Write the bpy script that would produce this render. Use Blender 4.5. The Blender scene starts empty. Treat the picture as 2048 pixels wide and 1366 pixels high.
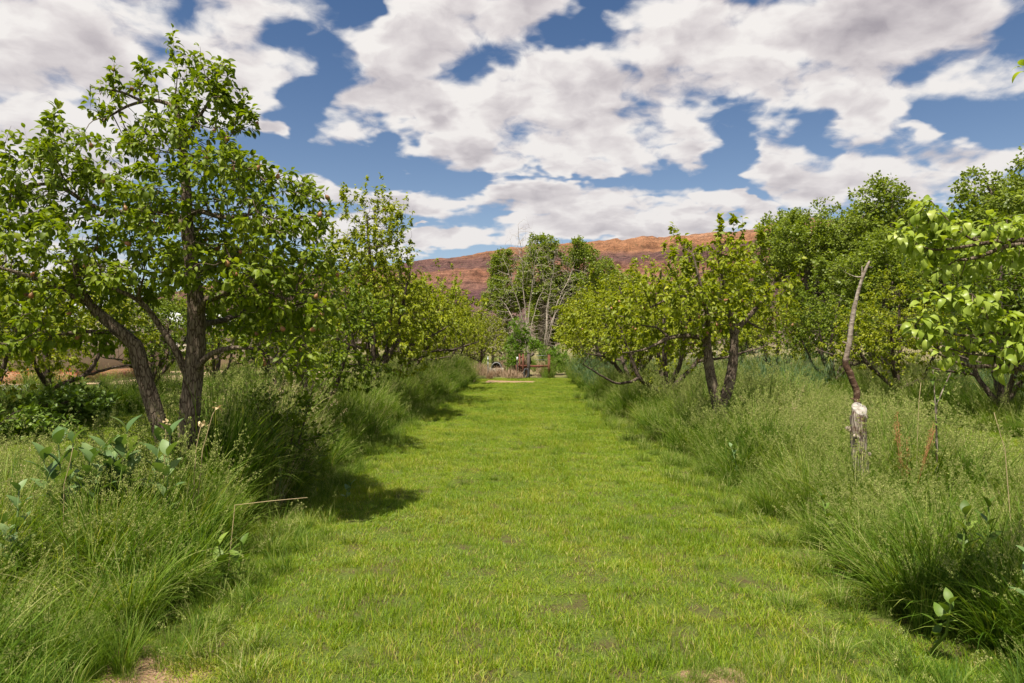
import bpy, math, random
import numpy as np
from mathutils import Vector, kdtree
PI = math.pi
R = math.radians
rng = np.random.default_rng(7)
random.seed(7)
scene = bpy.context.scene
C = scene.collection

# ------------------------------------------------------------------ camera
F = 24 / 36 * 2048
CAMH = 1.6
cam = bpy.data.cameras.new("camera"); cam.lens = 24; cam.sensor_width = 36
cam.clip_start = 0.05; cam.clip_end = 6000
camo = bpy.data.objects.new("camera", cam); C.objects.link(camo)
camo.location = (0, 0, CAMH); camo.rotation_euler = (R(90), 0, 0)
scene.camera = camo
scene.render.resolution_x = 1024; scene.render.resolution_y = 683

# ------------------------------------------------------------------ light
SUN_EL, SUN_AZ = R(65), R(210)          # azimuth clockwise from +Y: light comes from the left
scene.view_settings.view_transform = 'Standard'; scene.view_settings.look = 'None'
scene.view_settings.exposure = 0.86; scene.view_settings.gamma = 1.0
sd = bpy.data.lights.new("sun", 'SUN'); sd.energy = 5.0; sd.angle = R(1.2); sd.color = (1.0, .93, .80)
so = bpy.data.objects.new("sun", sd); C.objects.link(so)
sdir = Vector((math.sin(SUN_AZ) * math.cos(SUN_EL), math.cos(SUN_AZ) * math.cos(SUN_EL), math.sin(SUN_EL)))
so.rotation_euler = sdir.to_track_quat('Z', 'Y').to_euler()
cy = scene.cycles
cy.max_bounces = 7; cy.diffuse_bounces = 4; cy.glossy_bounces = 2; cy.transmission_bounces = 4
cy.transparent_max_bounces = 8; cy.caustics_reflective = False; cy.caustics_refractive = False

W = bpy.data.worlds.new("World"); scene.world = W; W.use_nodes = True
W.cycles.sampling_method = 'NONE'


class NT:
    """tiny node-tree writer"""
    def __init__(s, nt):
        s.t = nt; s.n = nt.nodes; s.l = nt.links
    def new(s, ty, **kw):
        n = s.n.new(ty)
        for k, v in kw.items(): setattr(n, k, v)
        return n
    def put(s, sock, v):
        if v is None: return
        if hasattr(v, 'is_output'): s.l.new(v, sock)
        else: sock.default_value = v
    def m(s, op, a, b=None, c=None, clamp=False):
        n = s.new('ShaderNodeMath', operation=op, use_clamp=clamp)
        s.put(n.inputs[0], a); s.put(n.inputs[1], b); s.put(n.inputs[2], c)
        return n.outputs[0]
    def v(s, op, a, b=None, c=None):
        n = s.new('ShaderNodeVectorMath', operation=op)
        s.put(n.inputs[0], a); s.put(n.inputs[1], b)
        if c is not None: s.put(n.inputs[2], c)
        return n.outputs['Value'] if op in ('LENGTH', 'DOT_PRODUCT', 'DISTANCE') else n.outputs[0]
    def noise(s, vec, scale, detail=4, rough=.55, dist=0, lac=2.0, col=False):
        n = s.new('ShaderNodeTexNoise'); s.put(n.inputs['Vector'], vec)
        n.inputs['Scale'].default_value = scale; n.inputs['Detail'].default_value = detail
        n.inputs['Roughness'].default_value = rough; n.inputs['Distortion'].default_value = dist
        n.inputs['Lacunarity'].default_value = lac
        return n.outputs['Color'] if col else n.outputs[0]
    def rng_(s, x, a, b, c=0., d=1., smooth=True):
        n = s.new('ShaderNodeMapRange', interpolation_type='SMOOTHSTEP' if smooth else 'LINEAR')
        s.put(n.inputs[0], x)
        for i, q in enumerate((a, b, c, d)): n.inputs[i + 1].default_value = q
        return n.outputs[0]
    def mix(s, f, a, b, mode='MIX'):
        n = s.new('ShaderNodeMix', data_type='RGBA', blend_type=mode)
        s.put(n.inputs[0], f)
        for i, q in ((6, a), (7, b)):
            s.put(n.inputs[i], (*q, 1) if isinstance(q, tuple) and len(q) == 3 else q)
        return n.outputs[2]
    def ramp(s, f, stops):
        n = s.new('ShaderNodeValToRGB'); s.put(n.inputs[0], f)
        e = n.color_ramp.elements
        while len(e) < len(stops): e.new(.5)
        for q, (p, c) in zip(e, stops): q.position = p; q.color = (*c, 1)
        return n.outputs[0]
    def attr(s, name):
        return s.new('ShaderNodeAttribute', attribute_name=name).outputs['Fac']
    def pos(s):
        return s.new('ShaderNodeNewGeometry').outputs['Position']


# sky: Nishita plus fair-weather cumulus in the direction space of the world
w = NT(W.node_tree); w.n.clear()
sky = w.new('ShaderNodeTexSky', sky_type='NISHITA', sun_disc=False)
sky.sun_elevation = SUN_EL; sky.sun_rotation = SUN_AZ
sky.altitude = 1300; sky.air_density = 1.0; sky.dust_density = 1.0; sky.ozone_density = 2.5
tc = w.new('ShaderNodeTexCoord').outputs['Generated']
sep = w.new('ShaderNodeSeparateXYZ'); w.l.new(tc, sep.inputs[0])
x_, y_, z_ = sep.outputs
yy = w.m('MAXIMUM', w.m('ABSOLUTE', y_), .02)
u = w.m('DIVIDE', x_, yy); vv = w.m('DIVIDE', z_, yy)
cmb = w.new('ShaderNodeCombineXYZ'); w.l.new(u, cmb.inputs[0]); w.l.new(vv, cmb.inputs[1])
w.l.new(w.m('MULTIPLY', y_, .6), cmb.inputs[2])
p0 = cmb.outputs[0]
# plane projection for texture, so clouds flatten towards the horizon
zz = w.m('ADD', w.m('MAXIMUM', z_, 0.), .30)
cp = w.new('ShaderNodeCombineXYZ')
w.l.new(w.m('DIVIDE', x_, zz), cp.inputs[0]); w.l.new(w.m('DIVIDE', y_, zz), cp.inputs[1])
pp = cp.outputs[0]
w1 = w.noise(pp, 1.7, 2, .5, col=True)
warp = w.v('MULTIPLY', w.v('SUBTRACT', w1, (.5, .5, .5)), (.22, .15, 0))
w2 = w.noise(pp, 6.0, 3, .6, col=True)
warp2 = w.v('MULTIPLY', w.v('SUBTRACT', w2, (.5, .5, .5)), (.15, .11, 0))
pw = w.v('ADD', w.v('ADD', p0, warp), warp2)
ELL = [  # cloud bodies: bearing and height as seen from the orchard
 (130,110,330,150),(450,50,170,80),(540,120,110,75),(70,280,200,110),(540,232,42,20),(60,430,120,90),(250,230,140,70),
 (800,130,130,85),(930,60,170,70),(1050,25,110,40),(840,232,170,38),(1000,200,110,50),
 (1130,165,140,75),(1250,230,190,55),(1180,290,210,45),(1150,335,80,20),(1330,290,90,30),(1400,150,200,60),(1560,170,100,60),
 (1480,50,270,70),(1800,60,200,90),(1750,170,150,70),(1640,300,140,55),(1740,330,110,50),(1960,300,120,50),(1900,360,130,40),(1850,235,35,22),
 (1510,408,110,32),(880,372,240,34),(690,352,140,32),(1120,400,200,36),(1240,440,120,30),(900,486,200,26),(640,430,110,34),(1100,455,140,28),(1420,452,120,20),(1200,480,320,30),(860,445,26,5),(60,520,160,60),(1470,412,90,22)]
acc = None
for (cx, cy_, rx, ry) in ELL:
    sx, sy = F / rx, F / ry
    ox, oy = -(cx - 1024) / rx, -(683 - cy_) / ry
    d = w.v('LENGTH', w.v('MULTIPLY_ADD', pw, (sx, sy, 0), (ox, oy, 0)))
    if acc is None: acc = d
    else:
        n = w.new('ShaderNodeMath', operation='SMOOTH_MIN'); w.l.new(acc, n.inputs[0]); w.l.new(d, n.inputs[1]); n.inputs[2].default_value = .25
        acc = n.outputs[0]
cover = w.m('SUBTRACT', 1.0, acc)                       # 1 in the middle of a body, 0 at its rim
HOLES = [(372,38,62,26),(562,76,30,20),(1150,60,52,22),(1190,24,36,16),(2030,40,30,36),(1600,232,52,60),(1445,280,46,60),(690,30,20,60),(620,190,45,110),(800,318,150,12),(1010,352,120,10),(1900,205,50,24),(1490,345,50,22)]
hac = None
for (cx, cy_, rx, ry) in HOLES:
    d = w.v('LENGTH', w.v('MULTIPLY_ADD', pw, (F / rx, F / ry, 0), (-(cx - 1024) / rx, -(683 - cy_) / ry, 0)))
    hac = d if hac is None else w.m('MINIMUM', hac, d)
cover = w.m('SUBTRACT', w.m('MINIMUM', cover, .46), w.rng_(hac, 2.7, .0, 0, .74))
cover = w.m('MAXIMUM', cover, -1.2)
# elsewhere on the dome the noise alone makes clouds
back = w.rng_(y_, .15, -.1)
cover = w.m('ADD', w.m('MULTIPLY', cover, w.m('SUBTRACT', 1.0, back)), w.m('MULTIPLY', back, .12))
def billow(vec, k=0):
    n = w.noise(vec, 4.2, 7 - 3 * k, .55)
    v = w.new('ShaderNodeTexVoronoi', feature='F1'); w.l.new(vec, v.inputs['Vector'])
    v.inputs['Scale'].default_value = 7.5; v.inputs['Detail'].default_value = 1.8; v.inputs['Roughness'].default_value = .5; v.normalize = True
    return w.m('ADD', n, w.m('MULTIPLY', w.m('SUBTRACT', .40, v.outputs['Distance']), .50))
pq = w.v('ADD', pp, w.v('MULTIPLY', w.v('SUBTRACT', w2, (.5, .5, .5)), (.10, .10, 0)))
n1 = billow(pq)
n2 = billow(w.v('ADD', w.v('MULTIPLY', pq, (.955, .955, 1)), (-.015, .0, 0)), 0)
dens = w.m('ADD', w.m('MULTIPLY', cover, .85), w.m('MULTIPLY', w.m('SUBTRACT', n1, .515), 3.0))
mask = w.rng_(dens, -.28, .26)
mask = w.m('MULTIPLY', mask, w.rng_(z_, -.02, .05))
relief = w.m('MULTIPLY', w.m('SUBTRACT', n1, n2), 3.0)
big = w.noise(pq, 2.6, 3, .5)
core = w.m('MULTIPLY', w.rng_(dens, .15, 1.15), w.rng_(big, .34, .60))
shade = w.m('ADD', w.m('ADD', w.m('MULTIPLY', core, 1.0), .10), w.m('MULTIPLY', relief, -1.0), clamp=True)
low = w.rng_(z_, .42, .10)
ccol = w.ramp(shade, [(0, (1.0, .975, .96)), (.25, (.84, .80, .81)), (.6, (.64, .60, .63)), (1, (.43, .40, .445))])
ccol = w.mix(w.m('MULTIPLY', low, .35), ccol, (.80, .79, .82))
CL = w.v('MULTIPLY', ccol, (.50, .493, .485))
SKYK = .052
hz = w.rng_(z_, .50, .02)
skyc = w.v('MULTIPLY', sky.outputs[0], (SKYK * .80, SKYK * .95, SKYK * 1.08))
skyc = w.v('MULTIPLY', skyc, w.mix(hz, (1., 1., 1.), (1.9, 1.42, 1.12)))
fin = w.mix(mask, skyc, CL)
bg = w.new('ShaderNodeBackground'); w.l.new(fin, bg.inputs[0]); bg.inputs[1].default_value = 1.0
wo = w.new('ShaderNodeOutputWorld'); w.l.new(bg.outputs[0], wo.inputs[0])


# ------------------------------------------------------------------ materials
def mat(name):
    m = bpy.data.materials.new(name); m.use_nodes = True
    t = NT(m.node_tree); t.n.clear()
    o = t.new('ShaderNodeOutputMaterial')
    return m, t, o

def principled(t, col, rough=.8, spec=.3, bump=None, bstr=.5, bdist=.02, metal=0):
    b = t.new('ShaderNodeBsdfPrincipled')
    t.put(b.inputs['Base Color'], (*col, 1) if isinstance(col, tuple) else col)
    t.put(b.inputs['Roughness'], rough); b.inputs['Specular IOR Level'].default_value = spec
    b.inputs['Metallic'].default_value = metal
    if bump is not None:
        n = t.new('ShaderNodeBump'); n.inputs['Strength'].default_value = bstr; n.inputs['Distance'].default_value = bdist
        t.l.new(bump, n.inputs['Height']); t.l.new(n.outputs[0], b.inputs['Normal'])
    return b.outputs[0]

def leaf_mat(name, stops, trans=.40, rough=.5, spec=.3, tk=(1.4, 1.4, .35), patch=None, vary=.5):
    """stops: colours from darkest to lightest kind of leaf, picked by the per-leaf 'tint'"""
    m, t, o = mat(name)
    f = t.attr('tint')
    p = t.pos()
    nz = t.noise(p, 1.3 if patch is None else patch, 2, .5)
    f = t.m('ADD', f, t.m('MULTIPLY', t.m('SUBTRACT', nz, .5), vary), clamp=True)
    col = t.ramp(f, [(i / (len(stops) - 1), c) for i, c in enumerate(stops)])
    b = principled(t, col, rough, spec)
    tr = t.new('ShaderNodeBsdfTranslucent'); t.l.new(t.v('MULTIPLY', col, tk), tr.inputs[0])
    mx = t.new('ShaderNodeMixShader'); mx.inputs[0].default_value = trans
    t.l.new(b, mx.inputs[1]); t.l.new(tr.outputs[0], mx.inputs[2]); t.l.new(mx.outputs[0], o.inputs[0])
    return m

def bark_mat(name, a, b, scale=14, stretch=.25, lich=None):
    m, t, o = mat(name)
    tcn = t.new('ShaderNodeTexCoord').outputs['Object']
    v = t.v('MULTIPLY', tcn, (1, 1, stretch))
    n = t.noise(v, scale * 3, 6, .65, .6)
    v2 = t.new('ShaderNodeTexVoronoi', feature='DISTANCE_TO_EDGE'); t.l.new(t.v('ADD', v, t.v('MULTIPLY', t.noise(v, scale * 2, 2, col=True), (.03, .03, .03))), v2.inputs['Vector']); v2.inputs['Scale'].default_value = scale * 3.2
    crack = t.rng_(v2.outputs[0], 0, .16)
    h = t.m('ADD', t.m('MULTIPLY', crack, .42), t.m('MULTIPLY', n, .9))
    col = t.ramp(h, [(.15, tuple(q * .45 for q in a)), (.55, a), (.95, b)])
    if lich:
        col = t.mix(t.rng_(t.noise(tcn, 6, 4, .6), .52, .68), col, lich)
    t.l.new(principled(t, col, .92, .15, h, 1.0, .012), o.inputs[0])
    return m

def plain_mat(name, a, b, scale=5, rough=.8, bump=.3, spec=.3, metal=0, bdist=.01):
    m, t, o = mat(name)
    n = t.noise(t.new('ShaderNodeTexCoord').outputs['Object'], scale, 6, .6)
    t.l.new(principled(t, t.ramp(n, [(.3, a), (.7, b)]), rough, spec, n, bump, bdist, metal), o.inputs[0])
    return m

M = {}
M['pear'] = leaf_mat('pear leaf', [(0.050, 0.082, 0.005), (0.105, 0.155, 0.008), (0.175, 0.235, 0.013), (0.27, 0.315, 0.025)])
M['pear_bright'] = leaf_mat('bright pear leaf', [(0.120, 0.161, 0.006), (0.198, 0.241, 0.009), (0.282, 0.310, 0.014), (0.396, 0.385, 0.025)], trans=.4)  # lighter, yellower leaf colour, used for whole crowns
M['pear_yellow'] = leaf_mat('yellowing pear leaf', [(.10, .145, .008), (.19, .235, .010), (.29, .31, .012), (.42, .38, .015)], trans=.4)
M['pear_near'] = leaf_mat('pale young pear leaf', [(.16, .23, .025), (.24, .32, .045), (.32, .39, .07), (.42, .46, .11)], trans=.38, rough=.38)
M['poplar'] = leaf_mat('cottonwood leaf', [(0.090, 0.134, 0.015), (0.156, 0.209, 0.027), (0.228, 0.284, 0.044), (0.324, 0.364, 0.076)], rough=.42)
M['willow'] = leaf_mat('bush leaf', [(.06, .12, .01), (.10, .18, .014), (.15, .25, .022), (.21, .31, .035)])
M['palebush'] = leaf_mat('pale scrub leaf', [(.14, .17, .05), (.24, .25, .10), (.36, .34, .18), (.46, .42, .28)], trans=.2)
M['feather'] = leaf_mat('blue green feathery leaf', [(.045, .095, .035), (.075, .14, .055), (.11, .18, .075), (.15, .22, .10)], trans=.25)
M['milkweed'] = leaf_mat('milkweed leaf', [(.07, .13, .04), (.11, .18, .06), (.16, .24, .085), (.22, .29, .12)], trans=.25, rough=.5)
M['broad'] = leaf_mat('broad weed leaf', [(0.060, 0.107, 0.013), (0.096, 0.161, 0.019), (0.144, 0.214, 0.030), (0.228, 0.300, 0.060)], trans=.25)
M['lawn'] = leaf_mat('lawn blade', [(.094, .182, .005), (.156, .25, .006), (.230, .305, .010), (.36, .34, .05), (.48, .38, .14)], trans=.36, rough=.5, spec=.35, patch=1.1, vary=.8)
M['tall'] = leaf_mat('tall grass blade', [(.045, .10, .006), (.09, .165, .012), (.15, .235, .022), (.24, .30, .055), (.40, .38, .16)], trans=.36, rough=.6, spec=.2, patch=1.1, vary=1.1)
M['seed'] = leaf_mat('grass seed head', [(.17, .24, .045), (.25, .31, .07), (.33, .35, .11), (.42, .39, .18)], trans=.3, rough=.8, spec=.1, tk=(1, 1, .8))
M['straw'] = leaf_mat('dry straw', [(.34, .25, .13), (.46, .35, .19), (.58, .46, .27), (.68, .56, .36)], trans=.2, rough=.7, tk=(1, .9, .7))
M['brush'] = leaf_mat('dead brush', [(.22, .15, .10), (.34, .23, .15), (.45, .32, .22), (.55, .42, .30)], trans=.15, rough=.9, tk=(1, .9, .7))
M['dock'] = leaf_mat('rusty seed', [(.20, .10, .04), (.32, .15, .06), (.42, .20, .09), (.36, .26, .10)], trans=.3, rough=.8, tk=(1, .8, .6))
M['flower'] = leaf_mat('orange flower', [(.6, .12, .03), (.7, .17, .04), (.75, .2, .1), (.7, .65, .6)], trans=.3, tk=(1, .9, .7))
M['white_flower'] = leaf_mat('white bloom', [(.5, .5, .48), (.65, .65, .62), (.75, .75, .72), (.8, .8, .8)], trans=.3, tk=(1, 1, 1))
M['bark'] = bark_mat('pear bark', (.075, .052, .038), (.21, .165, .125), lich=(.20, .165, .11))
M['bark_dark'] = bark_mat('dark pear bark', (.05, .036, .028), (.15, .115, .09))
M['bark_pale'] = bark_mat('pale dead bark', (.26, .22, .17), (.46, .40, .33), 10)
M['bark_pop'] = bark_mat('cottonwood bark', (.10, .08, .06), (.26, .22, .17), 6)
M['bark_grey'] = bark_mat('grey weathered wood', (.16, .125, .10), (.40, .34, .28), 10, .15, lich=(.10, .05, .03))
def pole_material():
    m, t, o = mat('dead bark, brown below and grey above'); tcn = t.new('ShaderNodeTexCoord').outputs['Object']
    n = t.noise(t.v('MULTIPLY', tcn, (1, 1, 2.2)), 16, 7, .7); n2 = t.noise(tcn, 4, 4, .6)
    sp = t.new('ShaderNodeSeparateXYZ'); t.l.new(tcn, sp.inputs[0])
    g = t.ramp(n, [(.35, (.12, .09, .07)), (.55, (.27, .225, .185)), (.7, (.40, .35, .30))]); b = t.ramp(n, [(.35, (.025, .016, .012)), (.55, (.10, .055, .035)), (.7, (.24, .17, .12))])
    f = t.m('ADD', sp.outputs[2], t.m('MULTIPLY', t.m('SUBTRACT', n2, .5), .9))
    t.l.new(principled(t, t.mix(t.rng_(f, 1.42, 1.62), b, g), .9, .15, n, 1.0, .012), o.inputs[0])
    return m
M['bark_pole'] = pole_material()
M['cutwood'] = plain_mat('bleached cut wood', (.17, .14, .11), (.42, .40, .36), 34, .8, .5)
M['fruit'] = plain_mat('young pear skin', (.20, .14, .05), (.34, .13, .075), 20, .45, .1)
M['rust'] = plain_mat('rust brown paint', (.085, .032, .02), (.17, .06, .035), 9, .8, .3)
M['dark_wood'] = plain_mat('dark wood', (.04, .03, .025), (.11, .085, .07), 9, .85, .4)
M['white_paint'] = plain_mat('dirty white shell', (.38, .39, .40), (.62, .62, .62), 6, .5, .1)
M['steel'] = plain_mat('galvanised steel', (.28, .30, .32), (.45, .47, .5), 8, .45, .1, metal=.6)
M['stucco'] = plain_mat('tan stucco', (.36, .32, .25), (.46, .42, .34), 30, .9, .4)
M['roof'] = plain_mat('pale grey roofing', (.40, .41, .43), (.58, .59, .6), 12, .7, .3)
M['glass'] = plain_mat('dark glass', (.02, .025, .03), (.04, .045, .05), 3, .08, .0, .6)
M['black'] = plain_mat('black rubber', (.02, .02, .022), (.05, .05, .05), 8, .6, .2)

def brick_material():
    m, t, o = mat('orange brick')
    tcn = t.new('ShaderNodeTexCoord').outputs['Object']
    mp = t.new('ShaderNodeMapping'); t.l.new(tcn, mp.inputs[0]); mp.inputs['Rotation'].default_value = (R(90), 0, 0)
    b = t.new('ShaderNodeTexBrick'); t.l.new(mp.outputs[0], b.inputs[0]); b.inputs['Scale'].default_value = 4
    b.inputs['Color1'].default_value = (.34, .15, .07, 1); b.inputs['Color2'].default_value = (.42, .21, .11, 1); b.inputs['Mortar'].default_value = (.35, .3, .25, 1)
    t.l.new(principled(t, b.outputs[0], .9, .2, b.outputs[1], .4, .01), o.inputs[0])
    return m
M['brick'] = brick_material()


# ------------------------------------------------------------------ mesh helpers
def mesh_np(name, V, Q=None, T=None, tint=None, mats=(), mi=None, smooth=True):
    me = bpy.data.meshes.new(name)
    V = np.ascontiguousarray(V, dtype=np.float32)
    nq = 0 if Q is None else len(Q); ntr = 0 if T is None else len(T)
    loops = []; starts = []; k = 0
    if nq: loops.append(np.asarray(Q, np.int32).ravel()); starts.append(np.arange(nq, dtype=np.int32) * 4); k = nq * 4
    if ntr: loops.append(np.asarray(T, np.int32).ravel()); starts.append(k + np.arange(ntr, dtype=np.int32) * 3)
    loops = np.concatenate(loops); starts = np.concatenate(starts)
    me.vertices.add(len(V)); me.vertices.foreach_set('co', V.ravel())
    me.loops.add(len(loops)); me.loops.foreach_set('vertex_index', loops)
    me.polygons.add(len(starts)); me.polygons.foreach_set('loop_start', starts)
    if mi is not None: me.polygons.foreach_set('material_index', np.asarray(mi, np.int32))
    if smooth: me.polygons.foreach_set('use_smooth', np.ones(len(starts), bool))
    if tint is not None:
        a = me.attributes.new('tint', 'FLOAT', 'POINT'); a.data.foreach_set('value', np.ascontiguousarray(tint, np.float32))
    for m in mats: me.materials.append(m)
    me.update(calc_edges=True)
    return me

def link(me, name, parent=None, loc=(0, 0, 0)):
    o = bpy.data.objects.new(name, me); C.objects.link(o)
    if parent: o.parent = parent
    o.location = loc
    return o

def tag(o, label=None, cat=None, group=None, kind=None):
    if label: o['label'] = label
    if cat: o['category'] = cat
    if group: o['group'] = group
    if kind: o['kind'] = kind
    return o

def thing(name, label, cat, loc, group=None, rz=0):
    o = bpy.data.objects.new(name, None); C.objects.link(o)
    o.location = loc; o.rotation_euler = (0, 0, rz); o.empty_display_size = .2
    return tag(o, label, cat, group)

def px(x, y, D):
    """a bearing in the photograph and a distance -> a place in the orchard"""
    return np.array([(x - 1024) / F * D, D, CAMH - (y - 683) / F * D])

def unit(v): return v / np.maximum(np.linalg.norm(v, axis=-1, keepdims=True), 1e-9)

class MB:
    """collects quads / tris"""
    def __init__(s): s.V = []; s.Q = []; s.T = []; s.n = 0; s.t = []
    def add(s, V, Q=None, T=None, tint=.5):
        V = np.asarray(V, float); s.V.append(V)
        if Q is not None and len(Q): s.Q.append(np.asarray(Q) + s.n)
        if T is not None and len(T): s.T.append(np.asarray(T) + s.n)
        s.t.append(np.full(len(V), tint) if np.isscalar(tint) else tint); s.n += len(V)
    def box(s, x0, x1, y0, y1, z0, z1):
        V = [(x, y, z) for z in (z0, z1) for y in (y0, y1) for x in (x0, x1)]
        s.add(V, [(0, 2, 3, 1), (4, 5, 7, 6), (0, 1, 5, 4), (2, 6, 7, 3), (0, 4, 6, 2), (1, 3, 7, 5)])
    def tube(s, P, r, k=6, jit=0., cap=True, tint=.5):
        P = np.asarray(P, float); n = len(P); r = np.broadcast_to(np.asarray(r, float), (n,))
        T_ = np.gradient(P, axis=0) if n > 1 else np.array([[0, 0, 1.]])
        T_ = unit(T_); av = unit(T_.mean(0))
        ref = np.array([0, 0, 1.]) if abs(av[2]) < .75 else np.array([1., 0, 0])
        A = unit(np.cross(T_, ref)); B = np.cross(T_, A)
        th = np.arange(k) * 2 * PI / k
        rr = r[:, None] * np.ones(k)[None]
        if jit:
            a = P[:, None, 2] * 9
            rr = rr * (1 + jit * (np.sin(th * 3 + a * .7 + P[:, None, 0] * 5) * .5 + np.sin(th * 5 - a * 1.7) * .3 + rng.normal(0, .35, rr.shape)))
        V = P[:, None] + rr[..., None] * (A[:, None] * np.cos(th)[None, :, None] + B[:, None] * np.sin(th)[None, :, None])
        V = V.reshape(-1, 3)
        i = np.arange(n - 1)[:, None] * k; j = np.arange(k)[None]; j2 = (j + 1) % k
        Q = np.stack([i + j, i + j2, i + k + j2, i + k + j], -1).reshape(-1, 4)
        T3 = None
        if cap:
            V = np.vstack([V, P[-1] + T_[-1] * r[-1] * .5]); c = n * k; b = (n - 1) * k
            T3 = [(b + q, b + (q + 1) % k, c) for q in range(k)]
        s.add(V, Q, T3, tint)
    def build(s, name, m, parent=None, loc=(0, 0, 0), smooth=True, obj=True):
        V = np.vstack(s.V); Q = np.vstack(s.Q) if s.Q else None; T_ = np.vstack(s.T) if s.T else None
        me = mesh_np(name, V, Q, T_, np.concatenate(s.t), (m,) if not isinstance(m, (list, tuple)) else m, smooth=smooth)
        return link(me, name, parent, loc) if obj else me


# leaf templates: along +Y, face up +Z
def leaf_template(segs=5, wid=.52, fold=.16, curl=.35, tipw=.02, peak=.42, petiole=0.):
    t = np.linspace(0, 1, segs + 1)
    wv = np.where(t < peak, np.sin(t / peak * PI / 2) ** .8, np.maximum(np.cos((t - peak) / (1 - peak) * PI / 2), 0) ** .85)
    wv = np.maximum(wv * wid / 2, tipw)
    ang = curl * t * 1.6
    yy_ = np.cumsum(np.concatenate([[0], np.cos((ang[1:] + ang[:-1]) / 2) / segs]))
    z = -np.cumsum(np.concatenate([[0], np.sin((ang[1:] + ang[:-1]) / 2) / segs]))
    V = []
    for i in range(segs + 1):
        V += [(-wv[i], yy_[i] + petiole, z[i] + fold * wv[i] * 2), (0, yy_[i] + petiole, z[i]), (wv[i], yy_[i] + petiole, z[i] + fold * wv[i] * 2)]
    Q = []
    for i in range(segs):
        a = i * 3; Q += [(a, a + 1, a + 4, a + 3), (a + 1, a + 2, a + 5, a + 4)]
    if petiole:
        k = len(V); V += [(-.012, 0, 0), (.012, 0, 0), (.012, petiole, 0), (-.012, petiole, 0)]; Q.append((k, k + 1, k + 2, k + 3))
    return np.array(V, float), np.array(Q)

LT_FINE = leaf_template(6, .54, .18, .55, petiole=.30)
LT_MED = leaf_template(3, .54, .16, .5)
LT_LOW = leaf_template(2, .60, .12, .35)
LT_POP = leaf_template(2, .85, .05, .2, peak=.35)
LT_WIL = leaf_template(2, .22, .1, .4)
LT_CLOVER = leaf_template(2, .95, .1, .2, peak=.55)
LT_TALLEAF = leaf_template(6, .50, .14, .5)

def frames(d, roll):
    """frame with Y=d and Z as upright as roll allows"""
    d = unit(d); up_ = np.array([0, 0, 1.]) + 1e-3
    x = unit(np.cross(d, up_)); z = np.cross(x, d)
    c, s_ = np.cos(roll)[:, None], np.sin(roll)[:, None]
    x2 = x * c + z * s_; z2 = -x * s_ + z * c
    return np.stack([x2, d, z2], -1)          # columns

def leaves_mesh(name, tpl, P, Fm, S, tint, mats):
    tv, tq = tpl
    V = np.einsum('nij,kj->nki', Fm, tv) * S[:, None, None] + P[:, None]
    Q = tq[None] + (np.arange(len(P)) * len(tv))[:, None, None]
    return mesh_np(name, V.reshape(-1, 3), Q.reshape(-1, 4), None, np.repeat(tint, len(tv)), mats)


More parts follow.
